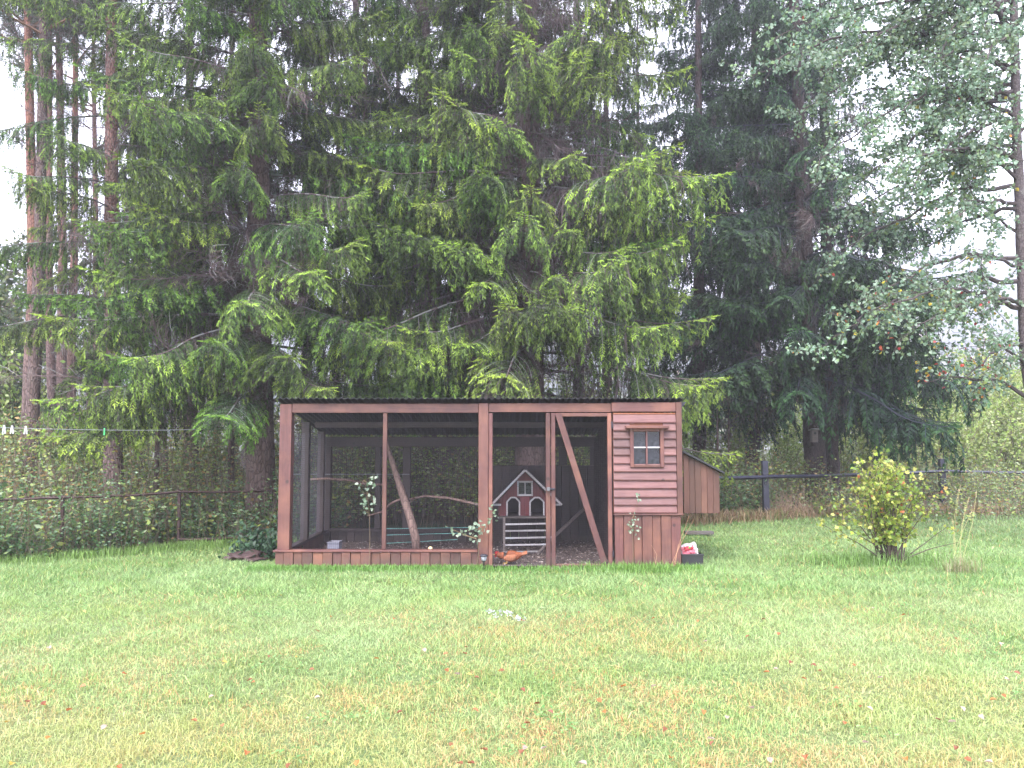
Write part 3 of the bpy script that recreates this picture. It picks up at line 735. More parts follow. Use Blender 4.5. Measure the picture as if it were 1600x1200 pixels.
# background spruces
bgs = [(560, 19, 18, 'hazy spruce behind the left half of the run'), (735, 23, 20, 'hazy spruce in the gap left of the bright spruce'), (480, 22, 18, 'hazy spruce behind the broad spruce'),
       (1095, 20.5, 19, 'dark spruce filling the gap right of the bright spruce'), (950, 24, 20, 'hazy spruce right behind the bright spruce crown'), (365, 25, 20, 'far hazy spruce left of the broad spruce'),
       (1000, 31, 19, 'far misty spruce beyond the bright spruce'), (625, 29, 21, 'far misty spruce above the middle of the run'), (225, 26, 17, 'far misty spruce behind the slim spruce')]
bgs += [(800, 19.5, 20, 'shaded spruce standing close behind the trunk of the bright spruce'), (905, 21, 19, 'shaded spruce showing through the right side of the bright crown')]
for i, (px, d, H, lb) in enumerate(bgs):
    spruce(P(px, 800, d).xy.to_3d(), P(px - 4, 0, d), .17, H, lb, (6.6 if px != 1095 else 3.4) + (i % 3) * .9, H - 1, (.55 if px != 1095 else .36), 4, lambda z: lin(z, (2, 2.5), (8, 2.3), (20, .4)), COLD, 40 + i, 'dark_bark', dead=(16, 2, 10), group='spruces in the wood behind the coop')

# pines on the far left
def pine(pts_px, d, r0, H, label, seed, mat='pine_bark', ndead=16, crown=True):
    random.seed(seed); b = P(pts_px[0][0], 800, d).xy.to_3d(); root = thing('pine_tree', b, label, 'pine tree', 'pines at the left edge of the wood')
    pts = [b + Vector((0, 0, -.1)), b + Vector((0, 0, .3))]
    for x, y in pts_px[1:]: pts.append(P(x, y, d))
    last = pts[-1]; dd = (pts[-1] - pts[-2]).normalized()
    if last.z < H: pts.append(last + dd * (H - last.z))
    r0 *= .78; n = len(pts); rad = [r0 * 1.35] + [r0 * (1.05 - .72 * (p.z / H)) for p in pts[1:]]
    trunk_obj(root, pts, rad, mat, seed, 12, .1)
    for j in range(ndead):
        p = trunk_pt(pts, random.uniform(3.2, H * .8)); place(random.choice(DEAD), root, p, random.uniform(0, 6.28), R(random.uniform(-5, 25)), random.uniform(0, 6), random.uniform(.4, .8), 'dead_branch')
    if crown:
        for j in range(36):
            zz = random.uniform(H * .60, H); p = trunk_pt(pts, zz); place(random.choice(PINE), root, p, random.uniform(0, 6.28), R(random.uniform(-5, 30)), 0, random.uniform(.55, 1.0) * (1.15 - .5 * (zz - H * .6) / (H * .4)))
    return root
pine([(38, 800), (52, 440), (44, 40)], 17, .17, 17, 'leftmost tall pine with an orange upper trunk leaning slightly right', 51)
pine([(44, 800), (62, 400), (68, 60)], 15.5, .165, 16, 'grey barked pine crossing in front of the leftmost orange pine', 52, 'spruce_bark')
pine([(84, 800), (76, 420), (78, 30)], 18, .13, 16, 'thin straight pine just right of the leftmost pair', 53, 'pink_bark')
pine([(92, 800), (98, 400), (92, 60)], 20, .17, 18, 'pinkish pine in the middle of the left cluster', 54, 'pink_bark')
pine([(104, 800), (116, 400), (118, 80)], 21, .15, 18, 'rightmost pink pine of the left cluster', 55, 'pine_bark')
pine([(150, 800), (150, 400), (146, 60)], 24, .14, 18, 'far pink pine just left of the slim spruce trunk', 56, 'pink_bark')
pine([(215, 800), (213, 400), (208, 200)], 18, .13, 11, 'dark broken dead pine trunk behind the slim spruce', 57, 'spruce_bark', 8, False)

# ================================================================ BROADLEAF TREE on the right
def aspen():
    rng = np.random.default_rng(77); random.seed(77)
    base = P(1640, 800, 12.5).xy.to_3d(); root = thing('aspen_tree', base, 'green leafy aspen at the right edge spreading branches in front of the dark spruce', 'broadleaf tree')
    T = [base + Vector((0, 0, -.1)), base + Vector((0, 0, .4)), P(1603, 560, 12.5), P(1597, 400, 12.5), P(1588, 200, 12.5), P(1584, 0, 12.5), P(1560, -250, 12.5)]
    trunk_obj(root, T, [.17, .12, .085, .08, .07, .06, .03], 'birch_bark', 77, 10, .1)
    T2 = [P(1590, 110, 12.5), P(1566, 30, 12.4), P(1540, -40, 12.3), P(1500, -200, 12.2)]
    g2 = G(); polytube(g2, T2, [.05, .045, .04, .02], (1, 1, 1), 8, 3, .1); g2.build('fork', MAT['birch_bark'], root, smooth=True)
    # primary limbs: (start px, start py, end px, end py, end distance, leaf fullness, autumn share)
    limbs = [(1585, 10, 1290, 110, 11.4, 1.2, 0), (1588, 160, 1370, 200, 11.4, 1.2, 0), (1590, 200, 1430, 290, 11.6, 1.1, .01), (1586, 40, 1380, 60, 12.8, 1.2, 0), (1588, 130, 1450, 170, 13, 1.2, 0), (1592, 300, 1300, 400, 12.4, .9, .02), (1590, 60, 1540, 120, 11.2, 1.2, 0), (1590, 210, 1545, 260, 11.5, 1.1, .01), (1550, -40, 1250, 0, 11.6, 1.2, 0), (1600, 480, 1340, 500, 11.2, 1, .05), (1585, 20, 1210, 60, 11.5, 1.2, .01), (1584, 60, 1250, 180, 12.5, 1.2, .01), (1586, 110, 1330, 20, 13, 1.1, 0), (1570, 40, 1420, -40, 11.2, 1.2, .01), (1588, 150, 1280, 250, 11.3, 1.0, .01),
             (1589, 190, 1380, 150, 13.4, 1.2, 0), (1590, 230, 1330, 330, 12, 1.0, .01), (1591, 255, 1400, 260, 11, .8, .01), (1592, 290, 1440, 210, 12.2, 1.0, .01),
             (1540, 10, 1300, -60, 12, 1.2, 0), (1588, 120, 1470, 90, 11.5, 1.0, .01), (1592, 330, 1440, 395, 13, .8, .02), (1560, -20, 1450, 120, 11.6, 1.0, 0), (1560, -60, 1360, 90, 12.2, 1.2, 0),
             (1598, 405, 1330, 470, 12, .7, .04), (1599, 440, 1290, 540, 11.6, .8, .10), (1600, 470, 1420, 520, 11, .8, .05), (1610, 620, 1440, 600, 12, .6, .34), (1605, 540, 1500, 600, 11.5, .6, .12), (1588, 140, 1340, 290, 11.8, 1.2, 0), (1590, 180, 1300, 150, 12.9, 1.2, 0), (1592, 260, 1370, 330, 12.7, 1.1, .01), (1594, 320, 1480, 350, 11.4, 1.2, .01), (1585, 100, 1420, 230, 13.3, 1.3, 0), (1590, 240, 1470, 260, 13.6, 1.2, 0), (1596, 360, 1530, 330, 12.9, 1.2, .01), (1586, 60, 1500, 60, 11.9, 1.3, 0), (1588, 130, 1250, 90, 13.2, 1.2, 0),
             (1603, 420, 1500, 410, 11.8, .5, .02), (1608, 600, 1560, 540, 11, .8, .05), (1586, 60, 1640, -50, 11.5, 1, 0), (1590, 220, 1690, 150, 12, 1, 0), (1600, 420, 1700, 380, 12, 1, .02), (1588, 90, 1520, 220, 13.5, .8, 0), (1585, 30, 1480, 40, 13.5, 1.1, 0), (1586, 70, 1170, 120, 12.5, .8, .01), (1590, 240, 1500, 300, 12.8, .7, .01)]
    for (sx, sy, ex, ey, ed, full, aut) in limbs:
        a = np.array(P(sx, sy, 12.5)); b = np.array(P(ex, ey, ed)); L = np.linalg.norm(b - a)
        gb, gl = G(), G(); n = max(6, int(L / .15)); t = np.linspace(0, 1, n)[:, None]
        wob = np.cumsum(rng.normal(0, .03, (n, 3)), 0); wob -= wob[-1] * t
        main = a + (b - a) * t + wob + np.array([0, 0, 1]) * (.10 * L * np.sin(t * math.pi))
        rr = np.linspace(.025 + .004 * L, .005, n)
        bc = np.array([.06, .048, .05])
        tubes(gb, main[:-1], main[1:], rr[:-1], rr[1:], bc, 6)
        LB, LD = [], []
        for i in range(int(n * .22), n):
            for q in range(2 if full > .7 else 1):
                d0 = unit(main[min(i + 1, n - 1)] - main[i - 1]) + rng.normal(0, .75, 3) + np.array([0, 0, .1])
                pp, dd = grow(main[i], unit(d0), rng.uniform(.25, .8) * (1.1 - .5 * i / n), .08, .5, 1.6, rng)
                tubes(gb, pp[:-1], pp[1:], .005, .004, bc, 3)
                for j in range(1, len(pp)):
                    if rng.random() < .45:
                        p3, d3 = grow(pp[j], unit(dd[j] + rng.normal(0, .8, 3)), rng.uniform(.1, .35), .06, 1.2, 2, rng)
                        tubes(gb, p3[:-1], p3[1:], .0028, .0024, bc, 3)
                        for k in range(len(p3)):
                            for z in range(3):
                                if rng.random() < .85 * full: LB.append(p3[k]); LD.append(rng.normal(0, 1, 3) + np.array([0, 0, -.5]))
                    if rng.random() < .5 * full: LB.append(pp[j]); LD.append(rng.normal(0, 1, 3) + np.array([0, 0, -.5]))
        LB = np.array(LB); LD = unit(np.array(LD)); m_ = len(LB)
        pet = LB + LD * .03; tubes(gl, LB, pet, .0012, .0012, (.2, .25, .08), 3)
        c = np.array([[.12, .20, .13], [.17, .26, .18], [.27, .35, .27], [.16, .24, .11]])[rng.integers(0, 4, m_)] * rng.uniform(.8, 1.25, (m_, 1))
        r_ = rng.random(m_); aut = aut * .6; c[r_ < aut] = [.40, .32, .04]; c[r_ < aut * .5] = [.34, .05, .035]; c[r_ < aut * .1] = [.6, .25, .05]
        leaves(gl, pet, LD, rng.uniform(.042, .072, m_), rng.uniform(.042, .068, m_), rng, c)
        bo = gb.build('branch', TW, root, at=Vector(a)); gl.build('leaves', MAT['leaf'], bo, at=Vector(a))
    return root
aspen()

# ================================================================ SHRUBS AND UNDERGROWTH
def bushmesh(seed, H, nst, nleaf, size, cols, spread=.7, kite=True):
    rng = np.random.default_rng(seed); gs, gl = G(), G(); LB, LD = [], []
    for i in range(nst):
        a = rng.random() * 6.28; tilt = rng.uniform(.05, spread)
        pp, dd = grow((rng.normal(0, .18), rng.normal(0, .18), 0), unit(np.array([math.cos(a) * tilt, math.sin(a) * tilt, 1])), H * rng.uniform(.65, 1.1), .16, .12, .5, rng)
        tubes(gs, pp[:-1], pp[1:], np.linspace(.013, .004, len(pp) - 1), np.linspace(.012, .003, len(pp) - 1), (.10, .075, .06), 4)
        for j in range(1, len(pp)):
            for q in range(3):
                p2, d2 = grow(pp[j], unit(dd[j] + rng.normal(0, .7, 3)), rng.uniform(.15, .5), .08, .2, 1.2, rng)
                tubes(gs, p2[:-1], p2[1:], .003, .002, (.12, .09, .06), 3)
                for k in range(nleaf):
                    e = rng.integers(0, len(p2)); LB.append(p2[e] + rng.normal(0, .03, 3)); LD.append(rng.normal(0, 1, 3))
    LB = np.array(LB); LD = unit(np.array(LD)); n = len(LB); c = np.array(cols)[rng.integers(0, len(cols), n)] * rng.uniform(.75, 1.3, (n, 1))
    (kites if kite else leaves)(gl, LB, LD, rng.uniform(.8, 1.3, n) * size, rng.uniform(.5, .8, n) * size, rng, c)
    return gs.data('stems', TW), gl.data('leaves', MAT['leaf'])
WIL = [[.20, .29, .06], [.26, .34, .08], [.15, .23, .05], [.30, .35, .10], [.36, .40, .2]]
DUL = [[.12, .20, .06], [.19, .27, .08], [.09, .15, .06], [.27, .31, .09], [.24, .18, .07]]
WB = [bushmesh(500 + i, 2.6, 13, 5, .085, WIL, .55) for i in range(3)]
DB = [bushmesh(520 + i, 2.2, 11, 4, .07, DUL, .35) for i in range(3)]
def shrub(ms, at, s, rz, label, group):
    r = thing('shrub', at, label, 'shrub', group)
    for nm, me in zip(('stems', 'leaves'), ms):
        o = link(bpy.data.objects.new(nm, me), r, at)
    r.scale = (s, s, s * random.uniform(.9, 1.1)); r.rotation_euler = (0, 0, rz); return r
RW = ((1160, 'right of the nest box'), (1230, 'behind the first navy post'), (1300, 'behind the bird box spruce'), (1350, 'just right of the bird box spruce'), (1400, 'behind the left half of the yellow bush'), (1440, 'behind the right half of the yellow bush'), (1490, 'behind the second navy post'), (1530, 'right of the second navy post'), (1570, 'between the second navy post and the aspen'), (1600, 'beside the aspen'), (1999, 'beyond the aspen at the right edge'))
RL = ((-10, 'beyond the left picture edge'), (30, 'below the leftmost peg'), (80, 'behind the first rusty post'), (140, 'left of the slim spruce trunk'), (190, 'at the slim spruce trunk'), (240, 'just right of the slim spruce trunk'), (310, 'behind the second rusty post'), (360, 'left of the broad spruce trunk'), (430, 'behind the broad spruce trunk'), (480, 'seen through the side netting'), (540, 'seen through the left bay'), (600, 'behind the thin post of the run'), (660, 'left of the trunk seen through the run'), (710, 'right of the trunk seen through the run'), (760, 'behind the thick middle post'), (790, 'left of the hen house'), (860, 'behind the hen house'), (910, 'behind the netted door'), (970, 'behind the door hinge'), (1030, 'behind the boarded house'), (1999, 'behind the nest box'))
def where(px, d, tab):
    return next(t for m_, t in tab if px <= m_) + (', nearest row' if d < 17.6 or (d < 23 and tab is RW) else ', middle row' if d < (22.5 if tab is RL else 27.5) else ', back row')
random.seed(9)
for i, (px, d, s) in enumerate([(1130, 21, .9), (1175, 25, 1.0), (1210, 22, .8), (1320, 25, 1.15), (1360, 27, 1.25), (1345, 22.5, .9), (1410, 29, 1.2), (1440, 25, .95), (1480, 30, 1.35), (1524, 27, 1.25), (1560, 31, 1.5),
                                (1500, 24, .9), (1590, 26, 1.2), (1620, 30, 1.6), (1545, 24.5, .95), (1390, 24, .8), (1250, 28, 1.2), (1100, 27, 1.1), (1290, 30, 1.3), (1680, 27, 1.3), (1455, 33, 1.5), (1580, 36, 1.7)]):
    shrub(WB[i % 3], P(px, 800, d).xy.to_3d(), s * 1.25, random.uniform(0, 6.28), 'willow shrub past the right fence, ' + where(px, d, RW), 'willow shrubs beyond the right fence')
for i, (px, d, s) in enumerate([(20, 15, 1), (70, 17, 1), (130, 15.5, .9), (150, 19, 1.1), (225, 16, .9), (255, 20, 1.1), (320, 15.5, .85), (350, 19, 1), (450, 17, 1), (520, 17.5, 1), (560, 16, .8), (610, 20, 1.1), (650, 18.5, .8),
                                (730, 17, .9), (770, 20, 1.1), (800, 18, 1), (880, 18, 1), (930, 20, 1.15), (1000, 19, 1), (1060, 20.5, 1), (-40, 16, 1.2), (5, 20, 1.4), (180, 23, 1.3), (300, 24, 1.4), (400, 22, 1.2), (90, 24, 1.5), (500, 24, 1.3), (700, 25, 1.4), (850, 26, 1.4), (590, 27, 1.5), (545, 21, 1.25), (650, 23, 1.3), (720, 22, 1.3), (880, 23, 1.35), (780, 24.5, 1.4)]):
    shrub((WB if d > 19.5 else DB)[i % 3], P(px, 800, d).xy.to_3d(), s, random.uniform(0, 6.28), 'undergrowth shrub, ' + where(px, d, RL), 'undergrowth shrubs under the spruces')  # farther rows get brighter leaves: light beyond the trunks put into the colour
for i, (px, d, r0, H, lb) in enumerate(((122, 16, .03, 6, 'slender dark young trunk left of the slim spruce'), (136, 17.5, .035, 7, 'second slender dark trunk left of the slim spruce'), (243, 15, .045, 8, 'thin dark trunk right of the slim spruce'), (262, 18, .05, 9, 'thin trunk deeper in the shade right of the slim spruce'),
        (335, 16, .055, 9, 'dark young trunk behind the left rusty fence'), (362, 15, .06, 9, 'dark trunk close to the left of the broad spruce'), (566, 17, .09, 12, 'trunk seen through the left bay of the run'), (604, 19, .10, 12, 'trunk seen beside the thin post of the run'),
        (722, 18.5, .07, 11, 'trunk seen through the right end of the run netting'), (527, 20, .08, 12, 'shaded trunk in the left corner of the run view'), (1122, 18.5, .03, 2.9, 'slender stem just right of the nest box'), (1138, 19, .028, 2.7, 'second slender stem right of the nest box'))):
    random.seed(700 + i); b = P(px, 800, d).xy.to_3d(); root = thing('young_tree', b, lb, 'tree', 'young trunks in the wood')
    t = P(px + random.uniform(-14, 14), 300, d); dv = (t - b) / t.z; pts = [b + Vector((0, 0, -.1)), b + dv * H * .3 + Vector((random.uniform(-.05, .05), 0, 0)), b + dv * H * .7, b + dv * H]
    trunk_obj(root, pts, [r0 * 1.1, r0, r0 * .7, .012], 'spruce_bark', 700 + i, 8, .08)
    for j in range(9): place(random.choice(DEAD), root, trunk_pt(pts, random.uniform(1.2, H * .95)), random.uniform(0, 6.28), R(random.uniform(0, 30)), random.uniform(0, 6), random.uniform(.3, .6), 'dead_branch')
# taller leafy trees at the left edge
BT = bushmesh(560, 6.5, 14, 6, .12, [[.05, .085, .035], [.08, .12, .04], [.14, .17, .05], [.04, .07, .03]], .3)
for px, d, s, lb in ((-15, 20.5, 1.15, 'shady broadleaf tree crowding the left edge of the picture'), (-40, 22, 1.3, 'dull green broadleaf tree at the left edge behind the pines'), (15, 27, 1.5, 'second broadleaf tree deeper in the wood at the left edge')):
    at = P(px, 800, d).xy.to_3d(); r = thing('broadleaf_tree', at, lb, 'tree')
    for nm, me in zip(('stems', 'leaves'), BT): link(bpy.data.objects.new(nm, me), r, at)
    r.scale = (s, s, s); r.rotation_euler = (0, 0, px)

# uncountable low growth: nettles, raspberry canes, ferns
rng = np.random.default_rng(66); g = G()
def canes(n, xr, ymin, ymax, hlo, hhi, lsize, cols, per=16, wild=.16):
    x = rng.uniform(xr[0], xr[1], n * 2); y = fence_y(x) + rng.uniform(ymin, ymax, n * 2); kk = vnoise(x, y, 77, .9, 2) + rng.normal(0, .35, 2 * n) > 0.05; x, y = x[kk][:n], y[kk][:n]; n = len(x); h = rng.uniform(hlo, hhi, n) * (1 + .3 * sines(x, y, 5, 1.2))
    k = ~((x > COOP[0] - .1) & (x < COOP[1] + .1) & (y < COOP[3] + .25)); x, y, h = x[k], y[k], h[k]; n = len(x)
    B = np.stack([x, y, 0 * x - .02], 1); T = B + np.stack([rng.normal(0, wild, n) * h, rng.normal(0, wild, n) * h, h], 1)
    M = B + (T - B) * .5 + rng.normal(0, .03, (n, 3)) * h[:, None]
    sc_ = np.array([.13, .10, .07]) * rng.uniform(.6, 1.4, (n, 1))
    tubes(g, B, M, .005, .004, sc_); tubes(g, M, T, .004, .002, sc_)
    for j in range(per):
        t = (.15 + .85 * rng.random(n))[:, None]; p = np.where(t < .5, B + (M - B) * t * 2, M + (T - M) * (t - .5) * 2)
        a = rng.random(n) * 6.28; d = unit(np.stack([np.cos(a), np.sin(a), rng.uniform(-.6, .5, n)], 1))
        c = np.array(cols)[rng.integers(0, len(cols), n)] * rng.uniform(.7, 1.35, (n, 1))
        kites(g, p + d * .03, d, lsize * rng.uniform(.7, 1.3, n), lsize * rng.uniform(.45, .75, n), rng, c, U=unit(np.cross(d, rng.normal(0, .9, (n, 3)) + [0, -.3, .8])))
LOW = [[.060, .125, .05], [.085, .165, .06], [.045, .085, .04], [.14, .20, .06], [.12, .20, .11]]
MIX = [[.13, .20, .06], [.20, .27, .07], [.30, .34, .09], [.08, .13, .05], [.26, .17, .07], [.24, .30, .17]]
canes(2300, (-9.5, -2.9), -.35, 1.8, .2, .8, .055, LOW, 18, .28)
canes(500, (-9.5, -2.9), -.3, 1.5, .4, 1.1, .085, MIX, 12, .3)
canes(900, (-3.4, 3.2), .7, 5, .8, 2.1, .075, WIL, 16)  # extra canes in brighter leaf colour, standing in for lit flecks behind the coop
canes(2100, (-11, 3.0), .8, 7, .7, 1.9, .065, MIX, 18)
canes(1400, (-11, 3.0), 3, 11, 1.0, 2.3, .085, MIX, 16)
canes(1600, (2.5, 15), .25, 3.5, .5, 1.35, .075, MIX, 14)
canes(900, (6.2, 16), -4.2, .3, .35, .95, .07, MIX, 14, .2)
canes(260, (-9.5, -3.0), -.3, .2, .7, 1.35, .05, LOW, 30, .2)
canes(900, (2.2, 5.5), .1, 2.0, .3, 1.0, .07, LOW, 14)
tag(g.build('undergrowth', MAT['leaf']), 'tangle of nettles, canes and ferns along and behind the fences', 'undergrowth', kind='stuff')
print('undergrowth tris', sum(len(f) for f in g.f))

# ================================================================ CHICKEN COOP
# front plane at 10 m, depth 2.35 m
coop = thing('chicken_coop', (X(750), 10.0, 0), 'long red brown wooden chicken coop with a wire run and a boarded house end', 'chicken coop')
YF, YB = 10.0, 12.35
def fx(px): return X(px)
def fz(py): return Z(py)
T_ = .07
zt, zb_ = fz(630.5), fz(645)
# corner and main posts
box('post', (fx(435), fx(453.5)), (YF, YF + .14), (.0, fz(631.2)), 'red_wood_z', coop)
box('post', (fx(747.5), fx(763)), (YF - .012, YF + .12), (-.02, fz(630)), 'red_wood_z', coop)
box('post', (fx(763.3), fx(769.5)), (YF, YF + .07), (-.02, zb_ - .003), 'red_wood_z', coop)
box('post', (fx(597), fx(603.6)), (YF + .01, YF + .06), (fz(859), zb_ - .003), 'red_wood_z', coop)
box('post', (fx(853), fx(860.3)), (YF, YF + .07), (-.03, zb_ - .003), 'red_wood_z', coop)
box('post', (fx(1057.3), fx(1066)), (YF - .035, YF + .06), (fz(803), fz(628.5)), 'red_wood_z', coop)
box('beam', (fx(454), fx(747)), (YF + .004, YF + .1), (zb_, zt), 'red_wood_x', coop)
box('beam', (fx(763.5), fx(956)), (YF + .004, YF + .1), (fz(644), fz(630)), 'red_wood_x', coop)
box('beam', (fx(956.3), fx(1057)), (YF - .03, YF + .07), (fz(643.5), fz(629)), 'red_wood_x', coop)
# bottom rail and skirting boards
box('sill_board', (fx(430), fx(747)), (YF - .05, YF + .1), (fz(862.3), fz(859.3)), 'red_wood_x', coop)
random.seed(4); x = 433.0; k = 0
while x < 746:
    w = random.uniform(13.2, 16.6); x1 = min(x + w, 747)
    if 747 - x1 < 5: x1 = 747
    box('skirting_board', (fx(x + .25), fx(x1 - .25)), (YF - .028 - (.016 if k % 2 else 0), YF + .01), (-.06 + random.uniform(-.01, .01), fz(862.8)), 'skirt_wood', coop); x = x1; k += 1
# house end: horizontal siding, window hole
hx0, hx1 = 958.5, 1056.8
ys = [645.2, 647.8, 661.2, 673.8, 686.4, 699.6, 712.1, 725, 737.6, 751.2, 763.8, 777.6, 790, 801.8]
box('batten', (fx(hx0), fx(hx1)), (YF - .018, YF + .02), (fz(ys[1]) + .002, fz(ys[0])), 'fresh_wood', coop, .002, label='bright orange unstained strip under the beam')
wx0, wx1, wz0, wz1 = 984.5, 1037, 730, 670.5
for i in range(1, len(ys) - 1):
    a, b2 = ys[i], ys[i + 1]; rows_ = [(hx0, hx1)]
    if b2 > wz1 + 3 and a < wz0 - 6: rows_ = [(hx0, wx0 + .6), (wx1 - .6, hx1)]
    for (p0, p1) in rows_:
        z1_, z0_ = fz(a), fz(b2 - .7)
        # bevelled lap board: thick lower edge, thin upper edge
        y_ = YF - .03; prof = [(y_ + .018, z1_), (y_ - .006, z0_ + .012), (y_ - .004, z0_), (y_ + .03, z0_), (y_ + .03, z1_)]
        x0_, x1_ = fx(p0 + .2), fx(p1 - .2); c0 = Vector(((x0_ + x1_) / 2, y_, (z0_ + z1_) / 2))
        bm = bmesh.new(); A = [bm.verts.new((x0_ - c0.x, y - c0.y, z - c0.z)) for y, z in prof]; B_ = [bm.verts.new((x1_ - c0.x, y - c0.y, z - c0.z)) for y, z in prof]
        bm.faces.new(A); bm.faces.new(B_[::-1])
        for q in range(5): bm.faces.new((A[q], B_[q], B_[(q + 1) % 5], A[(q + 1) % 5]))
        bmesh.ops.recalc_face_normals(bm, faces=bm.faces[:])
        me = bpy.data.meshes.new('siding_board'); bm.to_mesh(me); bm.free(); me.materials.append(MAT['siding_x'])
        o = link(bpy.data.objects.new('siding_board', me), coop, c0); o.rotation_euler = (0, R(random.uniform(-.15, .15)), 0)
# backing wall of fresher wood showing in the gaps
for nm, xr, zr in (('backing_panel', (hx0, wx0), (802, 645)), ('backing_panel', (wx1, hx1), (802, 645)), ('backing_panel', (wx0 + .1, wx1 - .1), (wz1 - .2, 645)), ('backing_panel', (wx0 + .1, wx1 - .1), (802, wz0 + .2))):
    box(nm, (fx(xr[0]), fx(xr[1])), (YF + .003, YF + .018), (fz(zr[0]), fz(zr[1])), 'fresh_wood', coop, 0)
# window
win = thing_w = box('window', (fx(984.3), fx(990)), (YF - .055, YF + .03), (fz(730), fz(670)), 'red_wood_z', coop)
box('frame', (fx(1031.3), fx(1037)), (YF - .055, YF + .03), (fz(730), fz(670)), 'red_wood_z', win)
box('frame', (fx(990.2), fx(1031.1)), (YF - .052, YF + .03), (fz(674.3), fz(670)), 'red_wood_x', win)
box('frame', (fx(990.2), fx(1031.1)), (YF - .052, YF + .03), (fz(730), fz(726)), 'red_wood_x', win)
box('muntin', (fx(1009.2), fx(1011.6)), (YF - .045, YF + .0), (fz(725.8), fz(674.5)), 'siding_z', win, .002)
box('muntin', (fx(990.3), fx(1009)), (YF - .047, YF + .0), (fz(700.2), fz(698)), 'pale_paint', win, .002)
box('muntin', (fx(1011.8), fx(1031)), (YF - .047, YF + .0), (fz(700.2), fz(698)), 'pale_paint', win, .002)
for a, b2 in ((990.4, 1009), (1011.8, 1031)):
    for c_, d_ in ((674.5, 697.8), (700.4, 725.8)):
        box('pane', (fx(a), fx(b2)), (YF - .012, YF - .007), (fz(d_), fz(c_)), 'pane', win, 0)
box('window_cap', (fx(977), fx(1044)), (YF - .13, YF - .025), (fz(669.6), fz(665.2)), 'red_wood_x', coop)
box('ledge', (fx(958), fx(1066.5)), (YF - .055, YF + .04), (fz(804.8), fz(802.2)), 'red_wood_x', coop)
xs_ = [959.5, 973.5, 989, 1002, 1018, 1031.5, 1047, 1062.5]
for i in range(7):
    box('wall_board', (fx(xs_[i] + .25), fx(xs_[i + 1] - .25)), (YF - .02 - (.016 if i % 2 else 0), YF + .02), (-.05, fz(805)), 'skirt_wood' if i % 3 else 'red_wood_z', coop)
# door: leaf with stiles, rails, diagonal brace, netting, latch, hinges
door = box('door', (fx(861.3), fx(867.8)), (YF - .02, YF + .03), (-.03, fz(645.4)), 'red_wood_z', coop)
box('stile', (fx(949.5), fx(956)), (YF - .02, YF + .03), (-.0, fz(645.4)), 'red_wood_z', door)
box('rail', (fx(868), fx(949.3)), (YF - .018, YF + .03), (fz(651), fz(645.4)), 'red_wood_x', door)
box('rail', (fx(868), fx(949.3)), (YF - .018, YF + .03), (-.05, fz(881)), 'red_wood_x', door)
bar('brace', P(872, 646, YF - .034), P(944, 879, YF - .034), .076, .024, 'red_wood_z', door)
wires((fx(868), fx(949.3)), YF + .036, (fz(881), fz(651)), parent=door)
box('latch', (fx(853.5), fx(867)), (YF - .045, YF - .022), (fz(765.5), fz(762.5)), 'black_metal', door)
bm_ = box('latch_bolt', (fx(854), fx(859)), (YF - .06, YF - .024), (fz(767), fz(761)), 'steel', door)
for zz in (664, 865): box('hinge', (fx(955.4), fx(958)), (YF - .036, YF - .022), (fz(zz + 5), fz(zz - 5)), 'black_metal', door, .001)
# threshold plank in the grass
box('threshold', (fx(858), fx(940)), (YF - .16, YF - .055), (-.02, .02), 'grey_plank', coop)
# netting in the run
for a, b2, lo in ((453.7, 596.8, 859), (603.8, 747.3, 859), (769.7, 852.8, 884)):
    wires((fx(a), fx(b2)), YF + .03, (max(0.0, fz(lo)), zb_), parent=coop)
# left side wall
XL = fx(437)
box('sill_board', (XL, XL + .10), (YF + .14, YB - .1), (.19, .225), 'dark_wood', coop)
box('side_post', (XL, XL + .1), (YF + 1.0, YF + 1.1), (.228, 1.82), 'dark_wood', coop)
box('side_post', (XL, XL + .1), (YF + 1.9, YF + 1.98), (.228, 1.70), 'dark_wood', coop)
for k in range(14):
    y0_ = YF + .145 + k * .156; box('skirting_board', (XL + .005 + (.012 if k % 2 else 0), XL + .04), (y0_, y0_ + .154), (-.05, .188), 'skirt_wood', coop)
wires((XL + .05, XL + .05), YF + .14, (.228, 1.02), y1=YB - .1, mat='side_wire', parent=coop); wires((XL + .05, XL + .05), YF + .14, (1.02, 1.66), y1=YB - .1, mat='side_wire', parent=coop)
# back wall
XR = fx(1066)
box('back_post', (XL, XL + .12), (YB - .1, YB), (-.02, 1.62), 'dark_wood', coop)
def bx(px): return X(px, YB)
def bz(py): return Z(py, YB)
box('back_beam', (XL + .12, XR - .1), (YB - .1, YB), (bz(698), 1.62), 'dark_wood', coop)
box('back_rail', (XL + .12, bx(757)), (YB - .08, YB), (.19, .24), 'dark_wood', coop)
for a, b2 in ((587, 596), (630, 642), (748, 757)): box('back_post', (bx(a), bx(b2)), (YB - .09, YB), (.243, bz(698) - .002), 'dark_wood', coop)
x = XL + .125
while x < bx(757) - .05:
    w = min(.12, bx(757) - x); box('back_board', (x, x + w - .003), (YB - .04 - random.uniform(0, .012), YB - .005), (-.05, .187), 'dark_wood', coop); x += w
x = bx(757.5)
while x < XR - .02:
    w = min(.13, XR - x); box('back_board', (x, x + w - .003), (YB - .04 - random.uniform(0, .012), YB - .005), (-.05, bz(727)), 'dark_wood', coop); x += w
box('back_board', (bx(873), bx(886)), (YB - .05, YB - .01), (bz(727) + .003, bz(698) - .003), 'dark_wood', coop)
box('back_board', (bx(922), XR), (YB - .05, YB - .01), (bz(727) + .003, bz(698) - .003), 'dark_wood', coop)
wires((XL + .12, bx(757)), YB - .03, (.24, bz(698)), sp=.03, parent=coop)
